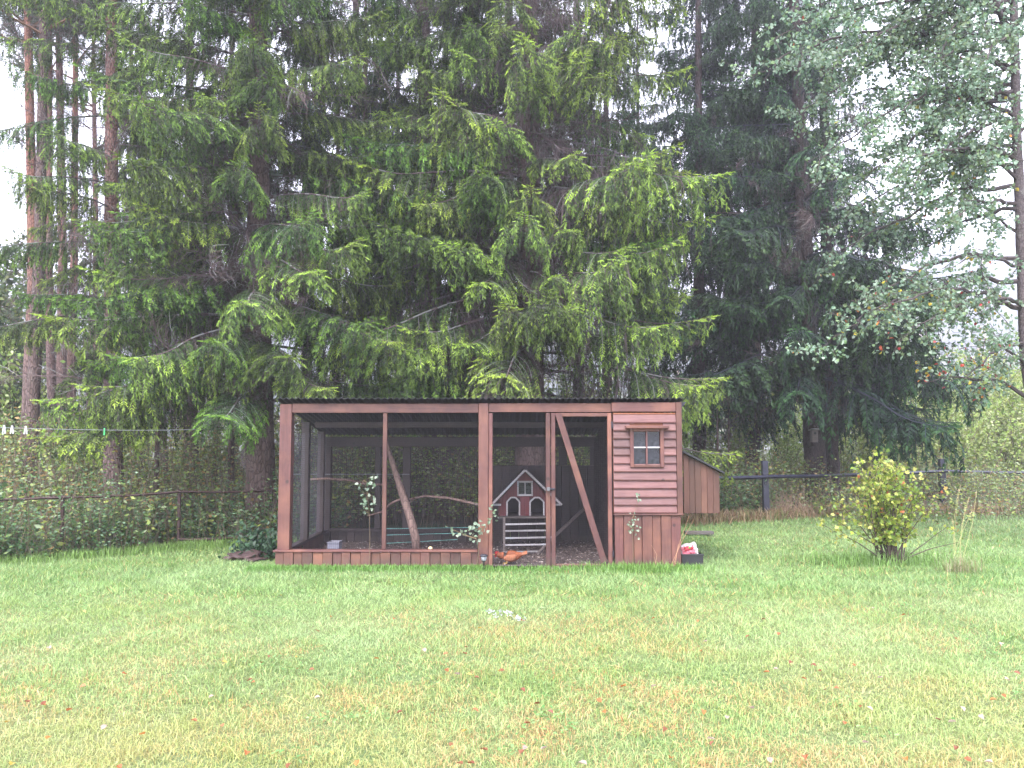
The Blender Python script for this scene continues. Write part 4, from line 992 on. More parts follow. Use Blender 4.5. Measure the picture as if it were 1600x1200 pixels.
# partition between the run and the house, right wall
for k in range(15):
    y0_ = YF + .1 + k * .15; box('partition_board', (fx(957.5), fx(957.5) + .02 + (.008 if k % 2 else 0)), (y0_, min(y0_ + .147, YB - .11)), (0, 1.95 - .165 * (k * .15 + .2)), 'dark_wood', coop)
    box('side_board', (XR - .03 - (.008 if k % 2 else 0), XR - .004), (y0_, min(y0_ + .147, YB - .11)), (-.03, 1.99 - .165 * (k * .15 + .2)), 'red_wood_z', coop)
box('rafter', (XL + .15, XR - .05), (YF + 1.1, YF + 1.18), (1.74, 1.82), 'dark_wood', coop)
# corrugated roof sloping down to the back
g = G(); xs2 = np.arange(fx(431), fx(1071), .0127); ph = xs2 / .076 * 2 * math.pi
yf, yb = YF - .07, YB + .15
def rz_(y): return 2.075 - (y - YF) * .165
nn = len(xs2); top = []
for y in (yf, (yf + yb) / 2, yb):
    top.append(np.stack([xs2, np.full(nn, y), rz_(y) + .009 * np.sin(ph)], 1))
V = np.concatenate(top + [t_ - np.array([0, 0, .006]) for t_ in top])
F = []
for r_ in range(2):
    for s_ in (0, 3):
        o_ = (r_ + s_) * nn
        for q in range(nn - 1): F += [(o_ + q, o_ + q + 1, o_ + nn + q + 1), (o_ + q, o_ + nn + q + 1, o_ + nn + q)]
for o_ in (0, 2):
    for q in range(nn - 1): a = o_ * nn + q; b2 = (o_ + 3) * nn + q; F += [(a, a + 1, b2 + 1), (a, b2 + 1, b2)]
g.add(V, F, (1, 1, 1)); g.build('corrugated_roof', MAT['roof_sheet'], coop, smooth=False)
poly('roof_end_flashing', [(fx(1066.5), fz(628.5)), (fx(1074), fz(628.5)), (fx(1066.5), fz(637))], (YF - .02, YF + .04), 'black_metal', coop, 0)
# floor of the coop
tag(sheet('coop_floor', np.linspace(fx(436), fx(1064), 60), np.linspace(YF - .03, YB, 30), lambda x, y: .012 + .012 * sines(x, y, 41, 5) + .0 * x + .02, 'coop_soil'), kind='structure')
rng = np.random.default_rng(3); g = G(); n = 5200
B = np.stack([rng.uniform(fx(455), fx(955), n), rng.uniform(YF + .02, YB - .1, n), rng.uniform(.04, .065, n)], 1)
k = np.ones(n, bool); D = unit(np.stack([rng.normal(0, 1, n), rng.normal(0, 1, n), rng.normal(0, .2, n)], 1))
cl = np.array([[.26, .2, .18], [.14, .1, .09], [.42, .36, .34], [.07, .05, .05]])[rng.integers(0, 4, n)]
kites(g, B, D, rng.uniform(.015, .05, n), rng.uniform(.006, .02, n), rng, cl, U=unit(np.cross(D, rng.normal(0, .4, (n, 3)) + [0, 0, 1])))
tag(g.build('wood_chip_litter', MAT['twig']), 'trampled wood chips and straw on the coop floor', 'litter', kind='stuff')

# nest box on the right wall (part of the coop)
YN0, YN1 = 10.32, 11.35
nb = box('nest_box', (XR + .003, XR + .02), (YN0 + .022, YN1), (Z(802, YN0), Z(712, YN0)), 'raw_wood', coop)
xsn = [1068.2, 1077, 1086, 1095.5, 1105, 1114.5, 1124.3]
def lidz(px): return 706.5 + (px - 1066) * (738 - 706.5) / (1126 - 1066)
for i in range(6):
    a, b2 = xsn[i] + .15, xsn[i + 1] - .15
    poly('nest_board', [(X(a, YN0), Z(802, YN0)), (X(b2, YN0), Z(802, YN0)), (X(b2, YN0), Z(lidz(b2) + .8, YN0)), (X(a, YN0), Z(lidz(a) + .8, YN0))], (YN0 + (.003 if i % 2 else 0), YN0 + .02), 'raw_wood', nb, .002)
box('nest_side', (X(1122, YN0), X(1124.3, YN0)), (YN0 + .022, YN1), (Z(802, YN0), Z(739, YN0)), 'raw_wood', nb)
box('nest_floor', (X(1068.5, YN0), X(1121.8, YN0)), (YN0 + .022, YN1), (Z(801.5, YN0), Z(798, YN0)), 'raw_wood', nb)
lid = poly('nest_lid', [(X(1066.6, YN0), Z(704, YN0)), (X(1131, YN0), Z(737.5, YN0)), (X(1131, YN0), Z(740.5, YN0)), (X(1066.6, YN0), Z(707, YN0))], (YN0 - .06, YN1 + .05), 'roof_sheet', nb, .003)

# ================================================================ INSIDE THE RUN
# red hen house with white trim
YH = 11.35
def hX(px): return X(px, YH)
def hZ(py): return Z(py, YH)
hh_ = thing('hen_house', (hX(822), YH + .3, hZ(808)), 'small crimson toy like hen house with pale gable trim inside the coop', 'hen house')
# front wall boards around openings: gable panel cut into vertical boards with arched holes
def rl(px): return 737 + abs(px - 820.5) * (787 - 732) / 50.5
bx_ = [778, 785, 791.6]
def fboard(a, b2, lo, hi=None):
    poly('front_board', [(hX(a), hZ(lo)), (hX(b2), hZ(lo)), (hX(b2), hZ(hi if hi else rl(b2))), (hX(a), hZ(hi if hi else rl(a)))], (YH, YH + .015), 'crimson', hh_, .001)
fboard(779, 785, 806); fboard(785.1, 791.5, 806); fboard(812.6, 820.4, 806, 775.4); fboard(820.5, 827.4, 806, 775.4); fboard(850.6, 856, 806); fboard(856.1, 863, 806)
poly('front_board', [(hX(791.6), hZ(784)), (hX(797), hZ(777.5)), (hX(812.5), hZ(777.5)), (hX(812.5), hZ(775)), (hX(808), hZ(775)), (hX(808), hZ(rl(808))), (hX(791.6), hZ(rl(791.6)))], (YH + .0005, YH + .0155), 'crimson', hh_, 0)
poly('front_board', [(hX(850.4), hZ(784)), (hX(850.4), hZ(rl(850.4))), (hX(832.5), hZ(rl(832.5))), (hX(832.5), hZ(775)), (hX(827.5), hZ(775)), (hX(827.5), hZ(777.5)), (hX(845), hZ(777.5))], (YH + .0005, YH + .0155), 'crimson', hh_, 0)
poly('front_board', [(hX(808.1), hZ(751.5)), (hX(808.1), hZ(rl(808))), (hX(820.5), hZ(737.5)), (hX(832.4), hZ(rl(832.4))), (hX(832.4), hZ(751.5))], (YH, YH + .015), 'crimson', hh_, 0)
def strip(name, a, b2, w, y, mat='pale_paint', t=.014): return bar(name, P(a[0], a[1], y), P(b2[0], b2[1], y), w, t, mat, hh_)
strip('gable_trim', (769.5, 787), (820.2, 734.5), .03, YH - .13); strip('gable_trim', (820.8, 734.5), (878, 789), .03, YH - .132)
for s_ in (-1, 1):   # roof planes
    a = Vector((hX(820.5), 0, hZ(731.5))); e = Vector((hX(768 if s_ < 0 else 879), 0, hZ(786.5)))
    poly('roof_panel', [(a.x, a.z), (e.x, e.z), (e.x, e.z - .02), (a.x, a.z - .024)], (YH - .12, YH + .72), 'dark_wood', hh_, 0)
box('eave_trim', (hX(770), hX(783)), (YH - .03, YH - .01), (hZ(790), hZ(787)), 'pale_paint', hh_, .002); box('eave_trim', (hX(863.4), hX(877)), (YH - .03, YH - .01), (hZ(790), hZ(787)), 'pale_paint', hh_, .002)
wn = box('window', (hX(808), hX(810.4)), (YH - .02, YH - .003), (hZ(774.8), hZ(751.3)), 'pale_paint', hh_, .002)
box('frame', (hX(830.2), hX(832.6)), (YH - .02, YH - .003), (hZ(774.8), hZ(751.3)), 'pale_paint', wn, .002)
for a, b2 in ((754, 751.3), (774.8, 772)): box('frame', (hX(810.5), hX(830.1)), (YH - .02, YH - .003), (hZ(max(a, b2)), hZ(min(a, b2))), 'pale_paint', wn, .002)
box('muntin', (hX(819.8), hX(821)), (YH - .016, YH - .004), (hZ(771.9), hZ(754.1)), 'pale_paint', wn, .001)
box('pane', (hX(810.3), hX(830.3)), (YH + .004, YH + .008), (hZ(772.2), hZ(753.8)), 'pane', wn, 0)
for a, b2 in ((791.3, 812.8), (827.2, 850.7)):
    mid = (a + b2) / 2; pts = [(a + 1, 805.5), (a + 1, 784), (mid - 3.5, 777.3), (mid + 3.5, 777.3), (b2 - 1, 784), (b2 - 1, 805.5)]
    for q in range(5): strip('door_trim', pts[q], pts[q + 1], .022, YH - .012 - .0006 * q, t=.012)
box('side_wall', (hX(779), hX(780.5)), (YH + .016, YH + .6), (hZ(806), hZ(783)), 'crimson', hh_, 0); box('side_wall', (hX(861.5), hX(863)), (YH + .016, YH + .6), (hZ(806), hZ(783)), 'crimson', hh_, 0)
box('back_wall', (hX(779), hX(863)), (YH + .602, YH + .615), (hZ(806), hZ(785)), 'dark_wood', hh_, 0)
box('deck', (hX(778), hX(866)), (YH - .09, YH + .62), (hZ(809), hZ(806.3)), 'grey_plank', hh_, .002)
box('leg', (hX(780), hX(784)), (YH + .4, YH + .44), (.02, hZ(809.3)), 'dark_wood', hh_, 0); box('leg', (hX(860), hX(864)), (YH + .4, YH + .44), (.02, hZ(809.3)), 'dark_wood', hh_, 0)
box('leg', (hX(860), hX(864)), (YH - .03, YH + .01), (.02, hZ(809.3)), 'dark_wood', hh_, 0)
# slatted ramp under it
rp = thing('slatted_ramp', (hX(820), YH - .2, .03), 'grey slatted chicken ramp rack below the crimson hen house', 'ramp')
YR = YH - .12
box('post', (X(786, YR), X(789.7, YR)), (YR - .02, YR + .02), (.03, Z(808, YR)), 'grey_plank', rp, .002)
for i, (py, x1) in enumerate(((818.5, 853), (829, 853), (840, 856), (851, 850), (862, 837))):
    yy = YR - .03 - .05 * i; bar('slat', P(789.5, py + .8, yy), P(x1 + 6, py - .6, yy), .022, .03, 'pale_paint', rp)
bar('side_rail', P(836, 868, YR - .3), P(868, 836, YR - .05), .03, .03, 'grey_plank', rp)
st = bar('roost_stick', P(866, 838, 11.5), P(916, 792, 11.9), .04, .04, 'grey_plank', None); tag(st, 'straight pale stick leaning behind the door netting', 'stick')
# leaning pole with forks
g = G(); rng = np.random.default_rng(8)
polytube(g, [P(652, 864, 10.8), P(648, 835, 10.8), P(640, 805, 10.85), P(628, 770, 10.9), P(617, 735, 10.95), P(608, 708, 11.0), P(603, 690, 11.05)], [.062, .057, .053, .047, .04, .036, .03], (1, 1, 1), 10, 2, .15)
polytube(g, [P(630, 778, 10.9), P(612, 786, 11.1), P(596, 800, 11.4), P(575, 806, 11.6)], [.018, .016, .014, .012], (1, 1, 1), 6)
tag(g.build('leaning_pole', MAT['pole_bark'], at=P(652, 864, 10.8), smooth=True), 'bare forked tree pole leaning inside the wire run', 'pole')
g = G(); polytube(g, [P(640, 780, 11.3), P(665, 775, 11.2), P(700, 778, 11.1), P(750, 789, 11)], [.014, .017, .018, .02], (1, 1, 1), 6)
polytube(g, [P(665, 775, 11.2), P(650, 777, 11.5), P(622, 800, 11.8)], [.012, .011, .008], (1, 1, 1), 6); tag(g.build('perch_branch', MAT['pole_bark'], at=P(700, 778, 11.1), smooth=True), 'thin reddish perch branch across the right half of the run', 'perch')
g = G(); polytube(g, [P(470, 750, 11.8), P(510, 748, 11.6), P(545, 750, 11.6), P(575, 757, 11.7), P(598, 757, 11.8)], [.016, .018, .02, .018, .016], (1, 1, 1), 6)
tag(g.build('perch_branch', MAT['pole_bark'], at=P(545, 750, 11.6), smooth=True), 'dark perch branch at mid height across the left half of the run', 'perch')
for i, (a, b2, lb) in enumerate((((453, 741, 12.1), (640, 741, 12.1), 'pale cord stretched at mid height in the run'), ((604, 826, 11.4), (748, 824, 11.2), 'upper pale green cord strung low across the run'),
                               ((604, 836, 11.4), (720, 833, 11.2), 'middle cord of the three strung low across the run'), ((604, 849, 11.2), (715, 843, 11.2), 'lowest cord of the three strung across the run'))):
    g = G(); tubes(g, [P(*a)], [P(*b2)], .0035, .0035, (1, 1, 1), 4); tag(g.build('cord', MAT['cord' if i == 0 else 'cyan_cord'], at=P(*a)), lb, 'cord')
# plastic tub
tub = thing('plastic_tub', (X(524, 10.35), 10.35, .04), 'small grey plastic feed tub on the floor of the run', 'tub')
z0t = Z(859, 10.35); z1t = Z(846, 10.35)
for a in ((515.5, 517, 10.28, 10.45), (531, 533, 10.28, 10.45)): box('wall', (X(a[0], 10.35), X(a[1], 10.35)), (a[2], a[3]), (z0t, z1t), 'grey_plastic', tub, .002)
for y_ in (10.265, 10.452): box('wall', (X(515.5, 10.35), X(533, 10.35)), (y_, y_ + .013), (z0t, z1t), 'grey_plastic', tub, .002)
box('rim', (X(514.5, 10.35), X(534, 10.35)), (10.256, 10.264), (z1t - .012, z1t + .004), 'grey_plastic', tub, .001)
box('feed', (X(517.2, 10.35), X(530.8, 10.35)), (10.28, 10.45), (z0t + .002, z0t + .05), 'egg', tub, .004)
box('base', (X(516, 10.35), X(532.6, 10.35)), (10.27, 10.46), (z0t - .03, z0t - .001), 'grey_plastic', tub, .004)
def blob(name, at, sx, sy, sz, mat, parent, seed=0, amp=.15, sub=2, freq=1.5):
    bm = bmesh.new(); bmesh.ops.create_icosphere(bm, subdivisions=sub, radius=1)
    for v in bm.verts:
        k = 1 + amp * noise.noise(v.co * freq + Vector((seed, seed * 2, 0))); v.co = Vector((v.co.x * sx * k, v.co.y * sy * k, v.co.z * sz * k))
    for f in bm.faces: f.smooth = True
    me = bpy.data.meshes.new(name); bm.to_mesh(me); bm.free(); me.materials.append(MAT[mat]); return link(bpy.data.objects.new(name, me), parent, at)
tag(blob('apple', P(672.5, 857, 10.12), .028, .028, .025, 'egg', None, 1, .06), 'yellow apple core sized fruit lying by the sill of the run', 'fruit')
# hen
hp = onground(793, 878); hp.y = 10.16; hp.x = X(793, 10.16); hp.z = .03
hen = thing('hen', hp, 'brown orange hen resting on the coop floor with its red comb to the left', 'hen')
def skin(name, chain, mat, parent, levels=2):
    vs = [c[0] for c in chain]; me = bpy.data.meshes.new(name); w0 = Vector(hp)
    me.from_pydata([Vector(v) for v in vs], [(i, i + 1) for i in range(len(vs) - 1)], []); o = link(bpy.data.objects.new(name, me), parent, w0)
    me.materials.append(MAT[mat]); md = o.modifiers.new('skin', 'SKIN'); md.use_smooth_shade = True
    for i, c in enumerate(chain): me.skin_vertices[0].data[i].radius = c[1]
    me.skin_vertices[0].data[0].use_root = True
    sb = o.modifiers.new('sub', 'SUBSURF'); sb.levels = levels; sb.render_levels = levels; return o
skin('body', [((-.02, 0, .09), (.075, .07)), ((.05, 0, .095), (.088, .085)), ((.12, 0, .10), (.062, .06)), ((.175, 0, .115), (.032, .026)), ((.21, 0, .125), (.014, .018))], 'hen_orange', hen)
skin('neck', [((-.04, -.01, .10), (.06, .06)), ((-.09, -.015, .105), (.042, .044)), ((-.122, -.018, .118), (.030, .030)), ((-.142, -.02, .122), (.021, .022))], 'hen_orange', hen)
skin('beak', [((-.15, -.012, .120), (.008, .008)), ((-.18, -.014, .112), (.002, .002))], 'hen_yellow', hen, 1)
cm = Vector(hp)
poly('comb', [(cm.x - .155, cm.z + .128), (cm.x - .16, cm.z + .15), (cm.x - .147, cm.z + .144), (cm.x - .14, cm.z + .163), (cm.x - .13, cm.z + .147), (cm.x - .118, cm.z + .16), (cm.x - .105, cm.z + .13)], (cm.y - .016, cm.y - .008), 'hen_red', hen, 0)
blob('wattle', cm + Vector((-.148, -.014, .098)), .010, .008, .018, 'hen_red', hen); blob('face', cm + Vector((-.14, -.028, .120)), .014, .005, .013, 'hen_red', hen)
blob('eye', cm + Vector((-.142, -.034, .124)), .004, .003, .004, 'black_plastic', hen)
w_ = blob('wing', cm + Vector((.035, -.07, .085)), .085, .018, .045, 'hen_pale', hen, 4, .3); w_.rotation_euler = (0, R(-8), 0)
for k in range(6):
    o = blob('tail_feather', cm + Vector((.20, (k - 2.5) * .011, .122 + .004 * (k % 3))), .055, .007, .014, 'hen_pale', hen, k); o.rotation_euler = (0, R(-12 - 7 * (k % 3)), R((k - 2.5) * 5))
for s_ in (-1, 1):
    g = G(); polytube(g, [cm + Vector((.0, s_ * .04, .03)), cm + Vector((-.02, s_ * .045, .006))], [.008, .007], (1, 1, 1), 6)
    for a in (-.5, 0, .5): polytube(g, [cm + Vector((-.02, s_ * .045, .006)), cm + Vector((-.055, s_ * .045 + a * .04, .003))], [.005, .003], (1, 1, 1), 5)
    g.build('leg', MAT['hen_yellow'], hen)

# ================================================================ SMALL THINGS ROUND THE COOP
# solar lamp
lp = P(756, 884, 9.8); lp.z = 0
sl = thing('solar_lamp', lp, 'small black solar garden lamp on a spike before the thick post', 'garden lamp')
def lathe(name, prof, at, mat, parent, n=14):
    g = G(); V = []; F = []
    for (r, z) in prof:
        for k in range(n): a = 2 * math.pi * k / n; V.append((at[0] + r * math.cos(a), at[1] + r * math.sin(a), at[2] + z))
    for i in range(len(prof) - 1):
        for k in range(n): j = (k + 1) % n; F += [(i * n + k, i * n + j, (i + 1) * n + j), (i * n + k, (i + 1) * n + j, (i + 1) * n + k)]
    g.add(V, F, (1, 1, 1)); return g.build(name, MAT[mat], parent, at=at, smooth=True)
lathe('spike', [(.002, -.04), (.008, .0), (.009, .10), (.02, .115), (.022, .12)], lp, 'black_plastic', sl)
lathe('lens', [(.018, .12), (.03, .125), (.036, .165), (.034, .172)], lp, 'lamp_glass', sl)
lathe('cap', [(.034, .172), (.048, .174), (.047, .185), (.03, .197), (.0, .2)], lp, 'black_metal', sl)
for k in range(4):
    a = k * math.pi / 2 + .4; g = G(); c_ = Vector((math.cos(a), math.sin(a), 0)); polytube(g, [lp + c_ * .022 + Vector((0, 0, .118)), lp + c_ * .04 + Vector((0, 0, .173))], [.003, .003], (1, 1, 1), 4); g.build('rib', MAT['black_metal'], sl)
# black crate
YC = 10.12; cx0, cx1 = X(1064, YC), X(1097, YC); cz1 = Z(866, YC)
ct = thing('plant_crate', ((cx0 + cx1) / 2, YC + .15, 0), 'black plastic crate on the grass at the right corner of the coop', 'crate')
for (xr, yr) in (((cx0, cx1), (YC, YC + .012)), ((cx0, cx1), (YC + .28, YC + .292)), ((cx0, cx0 + .012), (YC + .0125, YC + .2795)), ((cx1 - .012, cx1), (YC + .0125, YC + .2795))):
    box('panel', xr, yr, (.0, cz1), 'black_plastic', ct, .002)
box('rim', (cx0 - .008, cx1 + .008), (YC - .008, YC - .0005), (cz1 - .02, cz1 + .002), 'black_plastic', ct, .002); box('base', (cx0 + .013, cx1 - .013), (YC + .013, YC + .279), (.005, .02), 'black_plastic', ct, 0)
pk = thing('seed_bag', ((cx0 + .1), YC + .1, .08), 'pink and white plastic bag with red print lying in the black crate', 'bag')
bg0 = Vector((X(1077, YC), YC + .09, Z(860, YC)))
def crumple(name, c, sx, sz, depth, mat, amp, seed):
    bm = bmesh.new(); nx, nz = 12, 9; vs = []
    for j in range(nz):
        for i in range(nx):
            u, w = i / (nx - 1) - .5, j / (nz - 1) - .5
            k = Vector((u * 4 + seed, w * 4, 0)); e = max(abs(u), abs(w)) * 2
            vs.append(bm.verts.new((u * 2 * sx + amp * noise.noise(k * 1.3), -depth * (1 - e ** 3) + amp * noise.noise(k * 2.1 + Vector((5, 0, 0))), w * 2 * sz + amp * noise.noise(k * 1.3 + Vector((0, 9, 0))))))
    for j in range(nz - 1):
        for i in range(nx - 1): bm.faces.new((vs[j * nx + i], vs[j * nx + i + 1], vs[(j + 1) * nx + i + 1], vs[(j + 1) * nx + i]))
    r = bmesh.ops.extrude_face_region(bm, geom=bm.faces[:])
    for v in [e for e in r['geom'] if isinstance(e, bmesh.types.BMVert)]: v.co.y += depth * 1.2
    bmesh.ops.recalc_face_normals(bm, faces=bm.faces[:])
    me = bpy.data.meshes.new(name); bm.to_mesh(me); bm.free(); me.materials.append(MAT[mat]); o = link(bpy.data.objects.new(name, me), pk, c); o.rotation_euler = (R(-18), R(-10), R(6)); return o
crumple('bag_body', bg0, .11, .072, .035, 'feather', .022, 1)
crumple('print_panel', bg0 + Vector((-.01, -.030, -.004)), .082, .05, .016, 'pink_print', .016, 1)
crumple('print_spot', bg0 + Vector((-.03, -.052, .018)), .034, .022, .010, 'red_print', .01, 2)
crumple('print_spot', bg0 + Vector((.03, -.052, .024)), .018, .014, .008, 'red_print', .008, 3)
crumple('print_spot', bg0 + Vector((.0, -.056, .03)), .012, .01, .006, 'green_print', .006, 4)
# plank behind on the grass
tag(box('ground_plank', (X(1068, 13.5), X(1112, 13.5)), (13.4, 13.55), (.02, .07), 'grey_plank', None), 'weathered plank lying on the grass under the nest box', 'plank')
# bird box on the spruce
bb_ = P(1271, 681, 18.72); bh = thing('bird_box', bb_, 'small pale wooden bird box nailed to the dark spruce trunk', 'bird box')
box('body', (bb_.x - .07, bb_.x + .07), (bb_.y - .1, bb_.y + .04), (bb_.z - .15, bb_.z + .13), 'grey_plank', bh)
o = box('roof', (bb_.x - .1, bb_.x + .1), (bb_.y - .17, bb_.y + .06), (bb_.z + .133, bb_.z + .155), 'pale_paint', bh); o.rotation_euler = (R(-8), 0, 0)
g = G(); polytube(g, [bb_ + Vector((.0, -.106, .06)), bb_ + Vector((0, -.09, .06))], [.032, .032], (1, 1, 1), 12); g.build('hole_disc', MAT['black_plastic'], bh)  # black disc on the front stands in for the dark inside the hole

# fences
def fence_post(root, p, h, w, mat, name='post'): return box(name, (p.x - w / 2, p.x + w / 2), (p.y - w / 2, p.y + w / 2), (-.1, h), mat, root, .004, jit=(R(random.uniform(-1, 1)), R(random.uniform(-1, 1)), 0))
def rail(root, a, b, w, mat, name='rail'):
    g = G(); a, b = Vector(a), Vector(b); n = 8; pts = [a.lerp(b, i / n) + Vector((0, 0, -.02 * math.sin(math.pi * i / n) + random.uniform(-.004, .004))) for i in range(n + 1)]
    polytube(g, pts, [w / 2] * (n + 1), (1, 1, 1), 4); return g.build(name, MAT[mat], root, at=a)
lf = thing('fence', FL[1].xy.to_3d(), 'rusty thin pipe fence half sunk in the weeds left of the coop', 'fence')
pz = []
for p, py in ((FL[0], 779), (FL[1], 777), (FL[2], 768), (FL[3], 765)):
    q = p.copy(); q.z = 0; zt_ = Z(py, p.y); pz.append(Vector((p.x, p.y, zt_))); fence_post(lf, q, zt_ + .03, .04, 'rust')
for a, b2 in zip(pz[:-1], pz[1:]): rail(lf, a - Vector((0, .05, 0)), b2 - Vector((0, .05, 0)), .034, 'rust')
rail(lf, P(278, 843, 11.95), P(390, 838, 12.45), .045, 'rust', 'lower_rail')
rf = thing('fence', FL[5].xy.to_3d(), 'dark navy post and rail fence along the thicket on the right', 'fence')
pr_ = []
for p, py, pt in ((FL[4], 752, 728), (FL[5], 745, 720), (FL[6], 736, 717), (FL[7], 739, 718)):
    q = p.copy(); q.z = 0; pr_.append(Vector((p.x, p.y, Z(py, p.y)))); fence_post(rf, q, Z(pt, p.y), .115 if p is not FL[6] else .14, 'fence_navy')
for a, b2 in zip(pr_[:-1], pr_[1:]): rail(rf, a - Vector((0, .1, 0)), b2 - Vector((0, .1, 0)), .075, 'fence_navy')

# washing line from beyond the left edge to the broad spruce
cl_a, cl_b = P(-160, 662, 7.2), P(398, 668, 12.8)
g = G(); pts = [cl_a.lerp(cl_b, i / 30) + Vector((0, 0, -.05 * math.sin(math.pi * i / 30))) for i in range(31)]; polytube(g, pts, [.003] * 31, (1, 1, 1), 5)
tag(g.build('washing_line', MAT['cord'], at=cl_b), 'thin pale washing line running from the left edge to the broad spruce', 'washing line')
def line_at(px):
    best = min(range(300), key=lambda i: abs((lambda p: CX + p.x / (p.y * math.cos(PITCH) + (p.z - CAM_Z) * math.sin(PITCH)) * F_PX)(cl_a.lerp(cl_b, i / 300)) - px)); t = best / 300
    return cl_a.lerp(cl_b, t) + Vector((0, 0, -.05 * math.sin(math.pi * t)))
for px, ang, mat, lb in ((7, 4, 'white_plastic', 'white clothes peg nearest the left edge of the picture'), (20, -3, 'white_plastic', 'middle one of the three white clothes pegs on the line'), (40, 2, 'white_plastic', 'rightmost white clothes peg on the line before the pine trunk'), (163, 12, 'green_plastic', 'green clothes peg alone on the washing line')):
    p = line_at(px); root = thing('clothes_peg', p, lb, 'clothes peg', 'pegs on the washing line')
    for s_ in (-1, 1):
        sp_ = .015 if mat == 'white_plastic' else .004
        bar('peg_half', p + Vector((s_ * .003, -.002 * s_, .022)), p + Vector((s_ * sp_, -.002 * s_, -.062)), .012, .010, mat, root)
    g = G(); polytube(g, [p + Vector((-.008, 0, .008)), p + Vector((.008, 0, .008))], [.005, .005], (1, 1, 1), 8); g.build('spring', MAT['steel'], root)

# currant bush in the lawn
rng = np.random.default_rng(90); bp = onground(1392, 882); cb = thing('currant_bush', bp, 'yellow green currant bush standing alone in the lawn on the right', 'bush')
gs, gl = G(), G(); LB, LD, LC = [], [], []
for i in range(38):
    a = rng.random() * 6.28; tl = rng.uniform(.03, .36); d0 = unit(np.array([math.cos(a) * tl, math.sin(a) * tl, 1]))
    if i in (0, 1, 2): d0 = unit(np.array([-.75 - .12 * i, -.1, .95]))
    if i in (3, 4): d0 = unit(np.array([.9, .1, .62]))
    pp, dd = grow(np.array(bp) + np.array([rng.normal(0, .07), rng.normal(0, .05), -.02]), d0, rng.uniform(.8, 1.42) if i > 4 else (1.1 if i < 3 else .95), .08, -.05 if i > 4 else .25, .7, rng)
    m_ = len(pp); tubes(gs, pp[:-1], pp[1:], np.linspace(.010, .003, m_ - 1), np.linspace(.009, .0025, m_ - 1), np.array([.075, .055, .05]), 5)
    sparse = i in (3, 4)
    for j in range(2, m_):
        if pp[j][2] < .28: continue
        for q in range(1 if sparse else 2):
            if rng.random() < (.55 if not sparse else .15):
                p2, d2 = grow(pp[j], unit(dd[j] * .6 + rng.normal(0, .7, 3)), rng.uniform(.05, .26), .045, .2, 1.5, rng)
                tubes(gs, p2[:-1], p2[1:], .003, .002, np.array([.10, .08, .05]), 3)
                for k in range(len(p2)):
                    for z in range(2):
                        if rng.random() < .8: LB.append(p2[k]); LD.append(rng.normal(0, 1, 3) + [0, 0, .1])
LB = np.array(LB); LD = unit(np.array(LD)); n = len(LB); pet = LB + LD * .025; tubes(gl, LB, pet, .001, .001, (.3, .32, .1), 3)
c = np.array([[.22, .33, .05], [.30, .40, .06], [.38, .43, .08], [.17, .28, .06]])[rng.integers(0, 4, n)]
left = (pet[:, 0] < bp.x - .25) | (pet[:, 2] > 1.05); c[left & (rng.random(n) < .35)] = [.42, .44, .12]; c[rng.random(n) < .02] = [.45, .16, .06]; c[(pet[:, 0] > bp.x + .28) & (rng.random(n) < .12)] = [.5, .36, .12]
c = c * rng.uniform(.8, 1.2, (n, 1))
for z in (-.7, 0, .7):   # three-lobed leaves
    U0, _ = frames(LD, np.random.default_rng(5)); D2 = unit(LD * math.cos(z) + U0 * math.sin(z)); W2 = np.cross(LD, U0)
    kites(gl, pet, D2, (.034 if z else .043) * (.6 + .7 * (np.arange(n) % 7) / 6), .026, rng, c, mid=.55, U=unit(np.cross(D2, W2)))
gs.build('stems', TW, cb); gl.build('leaves', MAT['leaf'], cb); print('currant leaves', n)

# young birch shoots growing up against the coop
def sapling(px, py, d, path, leafpts, lsz, label, nl=5, pale=True):
    rng = np.random.default_rng(int(px)); b = P(px, py, d); b.z = 0; root = thing('birch_seedling', b, label, 'seedling', 'young birch shoots in front of the coop')
    nl += 2; lsz *= 1.2; gs, gl = G(), G(); pts = [b] + [P(x, y, d + dz) for x, y, dz in path]; polytube(gs, pts, list(np.linspace(.0035, .0018, len(pts))), (.14, .11, .07), 5)
    LB, LD = [], []
    for (x, y) in leafpts:
        c0 = P(x, y, d - .03); near = min(pts, key=lambda p: (p - c0).length); tubes(gs, [near], [c0], .002, .0015, (.25, .18, .1))
        for k in range(nl): LB.append(np.array(c0) + rng.normal(0, .028, 3)); LD.append(rng.normal(0, 1, 3) + [0, -.3, -.2])
    LB = np.array(LB); LD = unit(np.array(LD)); n = len(LB); c = np.array([[.20, .27, .20], [.15, .22, .14], [.27, .32, .25]])[rng.integers(0, 3, n)]
    nr = unit(np.array([0, -1, .6]) + rng.normal(0, .5, (n, 3)))
    leaves(gl, LB, LD, rng.uniform(.8, 1.2, n) * lsz, rng.uniform(.75, 1.05, n) * lsz, rng, c, nrm=nr)
    gs.build('stem', TW, root); gl.build('leaves', MAT['leaf'], root)
sapling(577, 884, 9.92, [(578, 840, 0), (577, 805, 0), (574, 770, 0), (568, 750, 0)], [(567, 772), (572, 782), (568, 790), (576, 797), (584, 786), (586, 778), (576, 758), (585, 746), (563, 760), (580, 757)], .042, 'pale leaved birch seedling before the left part of the run', 2)
sapling(745, 884, 9.9, [(748, 860, 0), (744, 842, 0), (755, 826, 0), (768, 808, 0)], [(706, 827), (716, 831), (722, 835), (735, 838), (742, 826), (750, 824), (757, 820), (762, 812), (772, 806), (744, 845), (740, 818), (752, 832), (730, 827), (771, 797)], .042, 'pale leaved birch shoots bending before the thick middle post', 2)
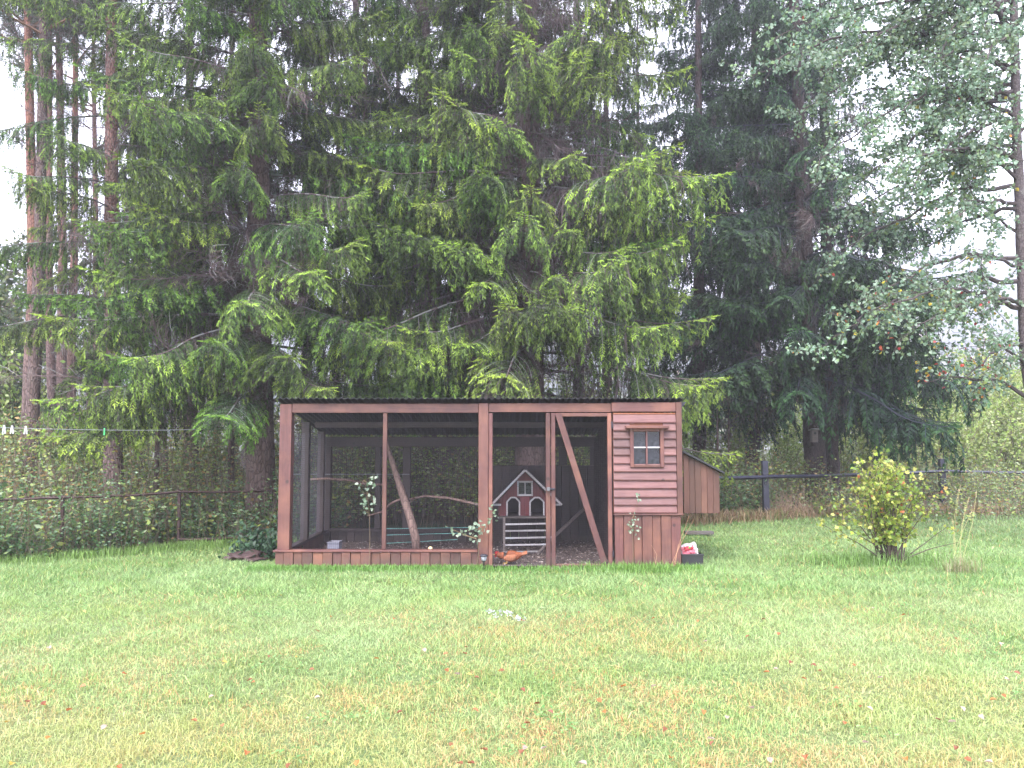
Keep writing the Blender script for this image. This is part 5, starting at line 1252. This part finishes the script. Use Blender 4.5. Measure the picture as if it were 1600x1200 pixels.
sapling(990, 882, 9.9, [(989, 850, 0), (988, 825, 0), (990, 805, 0), (999, 780, 0)], [(981, 822), (993, 815), (986, 830), (994, 833), (997, 824), (999, 782), (998, 775), (988, 810)], .03, 'thin birch seedling before the boarded house wall', 2)
# dry stalks
def stalks(name, base_px, tips, d, col, label, cat, heads=True, r=.0028):
    b = P(base_px[0], base_px[1], d); b.z = 0; g = G(); rng = np.random.default_rng(int(base_px[0]))
    for i, (x, y) in enumerate(tips):
        t_ = P(x, y, d + .1 * (i % 3 - 1)); b0 = b + Vector((rng.normal(0, .03), rng.normal(0, .03), -.01)); mid = b0.lerp(t_, .5) + Vector((rng.normal(0, .02), 0, .04))
        polytube(g, [b0, mid, t_], [r, r * .8, r * .5], col, 5)
        if heads:
            n = 12; Bp = np.array([np.array(t_) + (np.array(mid) - np.array(t_)) * rng.random() * .25 for _ in range(n)]); D = unit(rng.normal(0, .5, (n, 3)) + np.array(unit(np.array(t_ - mid)))); kites(g, Bp, D, .03, .006, rng, np.array([.42, .33, .2]))
    return tag(g.build(name, TW, at=b), label, cat)
stalks('dry_stalks', (1049, 882), [(1077, 806), (1084, 812), (1060, 850)], 9.85, (.40, .23, .14), 'reddish dry stalks leaning at the right corner of the coop', 'plant', False)
stalks('dry_stalk', (1024, 884), [(1018, 852), (1022, 870)], 9.85, (.42, .27, .18), 'short broken dry stalk before the boarded house wall', 'plant', False)
stalks('tall_grass', (1494, 895), [(1497, 772), (1508, 790), (1520, 795), (1500, 760), (1526, 768), (1488, 812), (1514, 776)], 10.6, (.36, .34, .16), 'tall straw coloured grass stems right of the currant bush', 'grass tuft')
rng = np.random.default_rng(17); g = G(); tb = onground(1503, 893); n = 260
blades(g, rng.normal(tb.x, .11, n), rng.normal(tb.y, .07, n), rng.uniform(.08, .28, n), .007 * rng.uniform(.6, 1.2, n), rng, 2, np.array([[.26, .22, .12], [.20, .28, .09], [.34, .32, .2]])[rng.integers(0, 3, n)], .8)
tag(g.build('grass_tussock', MAT['grass_blade'], at=tb), 'brownish shaggy grass tussock in the lawn right of the currant bush', 'grass tuft')
# dry brush heap near the fence, dark leaf clump and earth heap left of the coop
rng = np.random.default_rng(18); g = G(); c0 = onground(1215, 806); n = 260
A_ = np.array(c0) + rng.normal(0, 1, (n, 3)) * [.45, .25, 0]; D = unit(np.stack([rng.normal(0, .5, n), rng.normal(0, .4, n), np.abs(rng.normal(.7, .4, n))], 1))
tubes(g, A_, A_ + D * rng.uniform(.2, .75, (n, 1)), .005, .002, np.array([.27, .19, .14]) * rng.uniform(.6, 1.3, (n, 1))); tag(g.build('dry_brush', TW, at=c0), 'heap of dry brown stems before the bird box spruce', 'brush')
eh = onground(392, 872); eh.y = 10.75; eh.x = X(392, 10.75)
tag(blob('earth_heap', eh + Vector((0, 0, .03)), .27, .2, .09, 'rust', None, 3, .5, 4, 3), 'low reddish earth heap beside the left end of the coop', 'earth heap')
rng = np.random.default_rng(19); g = G(); n = 900; c0 = P(412, 850, 10.9); A_ = np.array([c0.x, c0.y, .0]) + np.abs(rng.normal(0, 1, (n, 3))) * [0, 0, .17] + rng.normal(0, 1, (n, 3)) * [.17, .14, .01]
D = unit(rng.normal(0, 1, (n, 3)) + [0, -.3, .1]); leaves(g, A_, D, .07, .05, rng, np.array([.035, .075, .04]) * rng.uniform(.6, 1.5, (n, 1)))
tubes(g, np.tile([c0.x, c0.y, 0], (40, 1)) + rng.normal(0, .05, (40, 3)) * [1, 1, 0], A_[:40], .004, .003, (.06, .05, .04)); tag(g.build('dark_herb', MAT['leaf'], at=(c0.x, c0.y, 0)), 'clump of dark green leaves beside the left end of the coop', 'plant')

# fallen leaves and feathers on the lawn
def leafmesh(seed, col, s):
    rng = np.random.default_rng(seed); g = G(); leaves(g, np.array([[-s * .5, 0, 0]]), np.array([[1.0, 0, .1]]), s, s * .8, rng, np.array(col), fold=.5, nrm=np.array([[0, 0, 1.0]])); return g.data('fallen_leaf', MAT['leaf'])
LM = {'brown': leafmesh(1, (.22, .08, .04), .040), 'orange': leafmesh(2, (.38, .14, .05), .042), 'pale': leafmesh(3, (.40, .30, .26), .044), 'yellow': leafmesh(4, (.48, .34, .08), .036)}
named = [(68, 1099, 'brown', 'brown fallen leaf near the left edge of the lawn'), (559, 1192, 'orange', 'orange fallen leaf at the bottom left of the lawn'), (820, 1169, 'pale', 'pale pinkish fallen leaf at the bottom middle of the lawn'),
         (910, 1193, 'pale', 'whitish fallen leaf at the very bottom middle of the lawn'), (1022, 1072, 'pale', 'whitish leaf lying right of the lawn centre'), (77, 1012, 'pale', 'tiny white leaf on the left of the lawn'), (1018, 1136, 'yellow', 'yellow leaf at the bottom of the lawn right of centre'),
         (1352, 1160, 'pale', 'pale leaf at the bottom right of the lawn'), (1574, 1062, 'pale', 'pinkish leaf near the right edge of the lawn'), (1130, 845, 'yellow', 'bright yellow leaf right of the black crate'), (1288, 1078, 'brown', 'dark brown leaf in the right half of the lawn'), (1512, 1187, 'orange', 'orange brown leaf in the bottom right corner')]
random.seed(31)
def drop_leaf(px, py, kind, lb, grp=None):
    p = onground(px, py, .03); o = bpy.data.objects.new('fallen_leaf', LM[kind]); link(o, None, p); o.rotation_euler = (R(random.uniform(-25, 25)), R(random.uniform(-25, 25)), random.uniform(0, 6.28)); s = random.uniform(.8, 1.1); o.scale = (s, s, s); tag(o, lb, 'leaf', grp)
for a in named: drop_leaf(*a)
for i in range(120):
    py = 930 + 270 * random.random() ** .8; kd = random.choice(['brown', 'orange', 'pale', 'yellow', 'brown', 'orange'])
    drop_leaf(random.uniform(5, 1595), py, kd, {'brown': 'small curled brown leaf among many scattered on the lawn', 'orange': 'small orange leaf among many scattered on the lawn', 'pale': 'small pale leaf among many scattered on the lawn', 'yellow': 'small yellow leaf among many scattered on the lawn'}[kd], 'small leaves scattered on the lawn')
for i, (px, py, s) in enumerate(((765, 956, 1), (783, 957, 1.1), (798, 960, .9), (812, 968, 1.2), (775, 962, .7))):
    p = onground(px, py, .03); g = G(); rng = np.random.default_rng(i); n = 14; A_ = np.array(p) + rng.normal(0, .018, (n, 3)) * [1, 1, .5]; kites(g, A_, unit(rng.normal(0, 1, (n, 3)) + [0, 0, .6]), .035 * s, .016 * s, rng, (.42, .45, .44))
    tag(g.build('feather_tuft', MAT['grass_blade'], at=p), 'small white feather tuft on the lawn before the coop', 'feather', 'white feather tufts on the lawn')
print('objects', len(bpy.data.objects), 'tris', sum(len(m.polygons) for m in bpy.data.meshes))
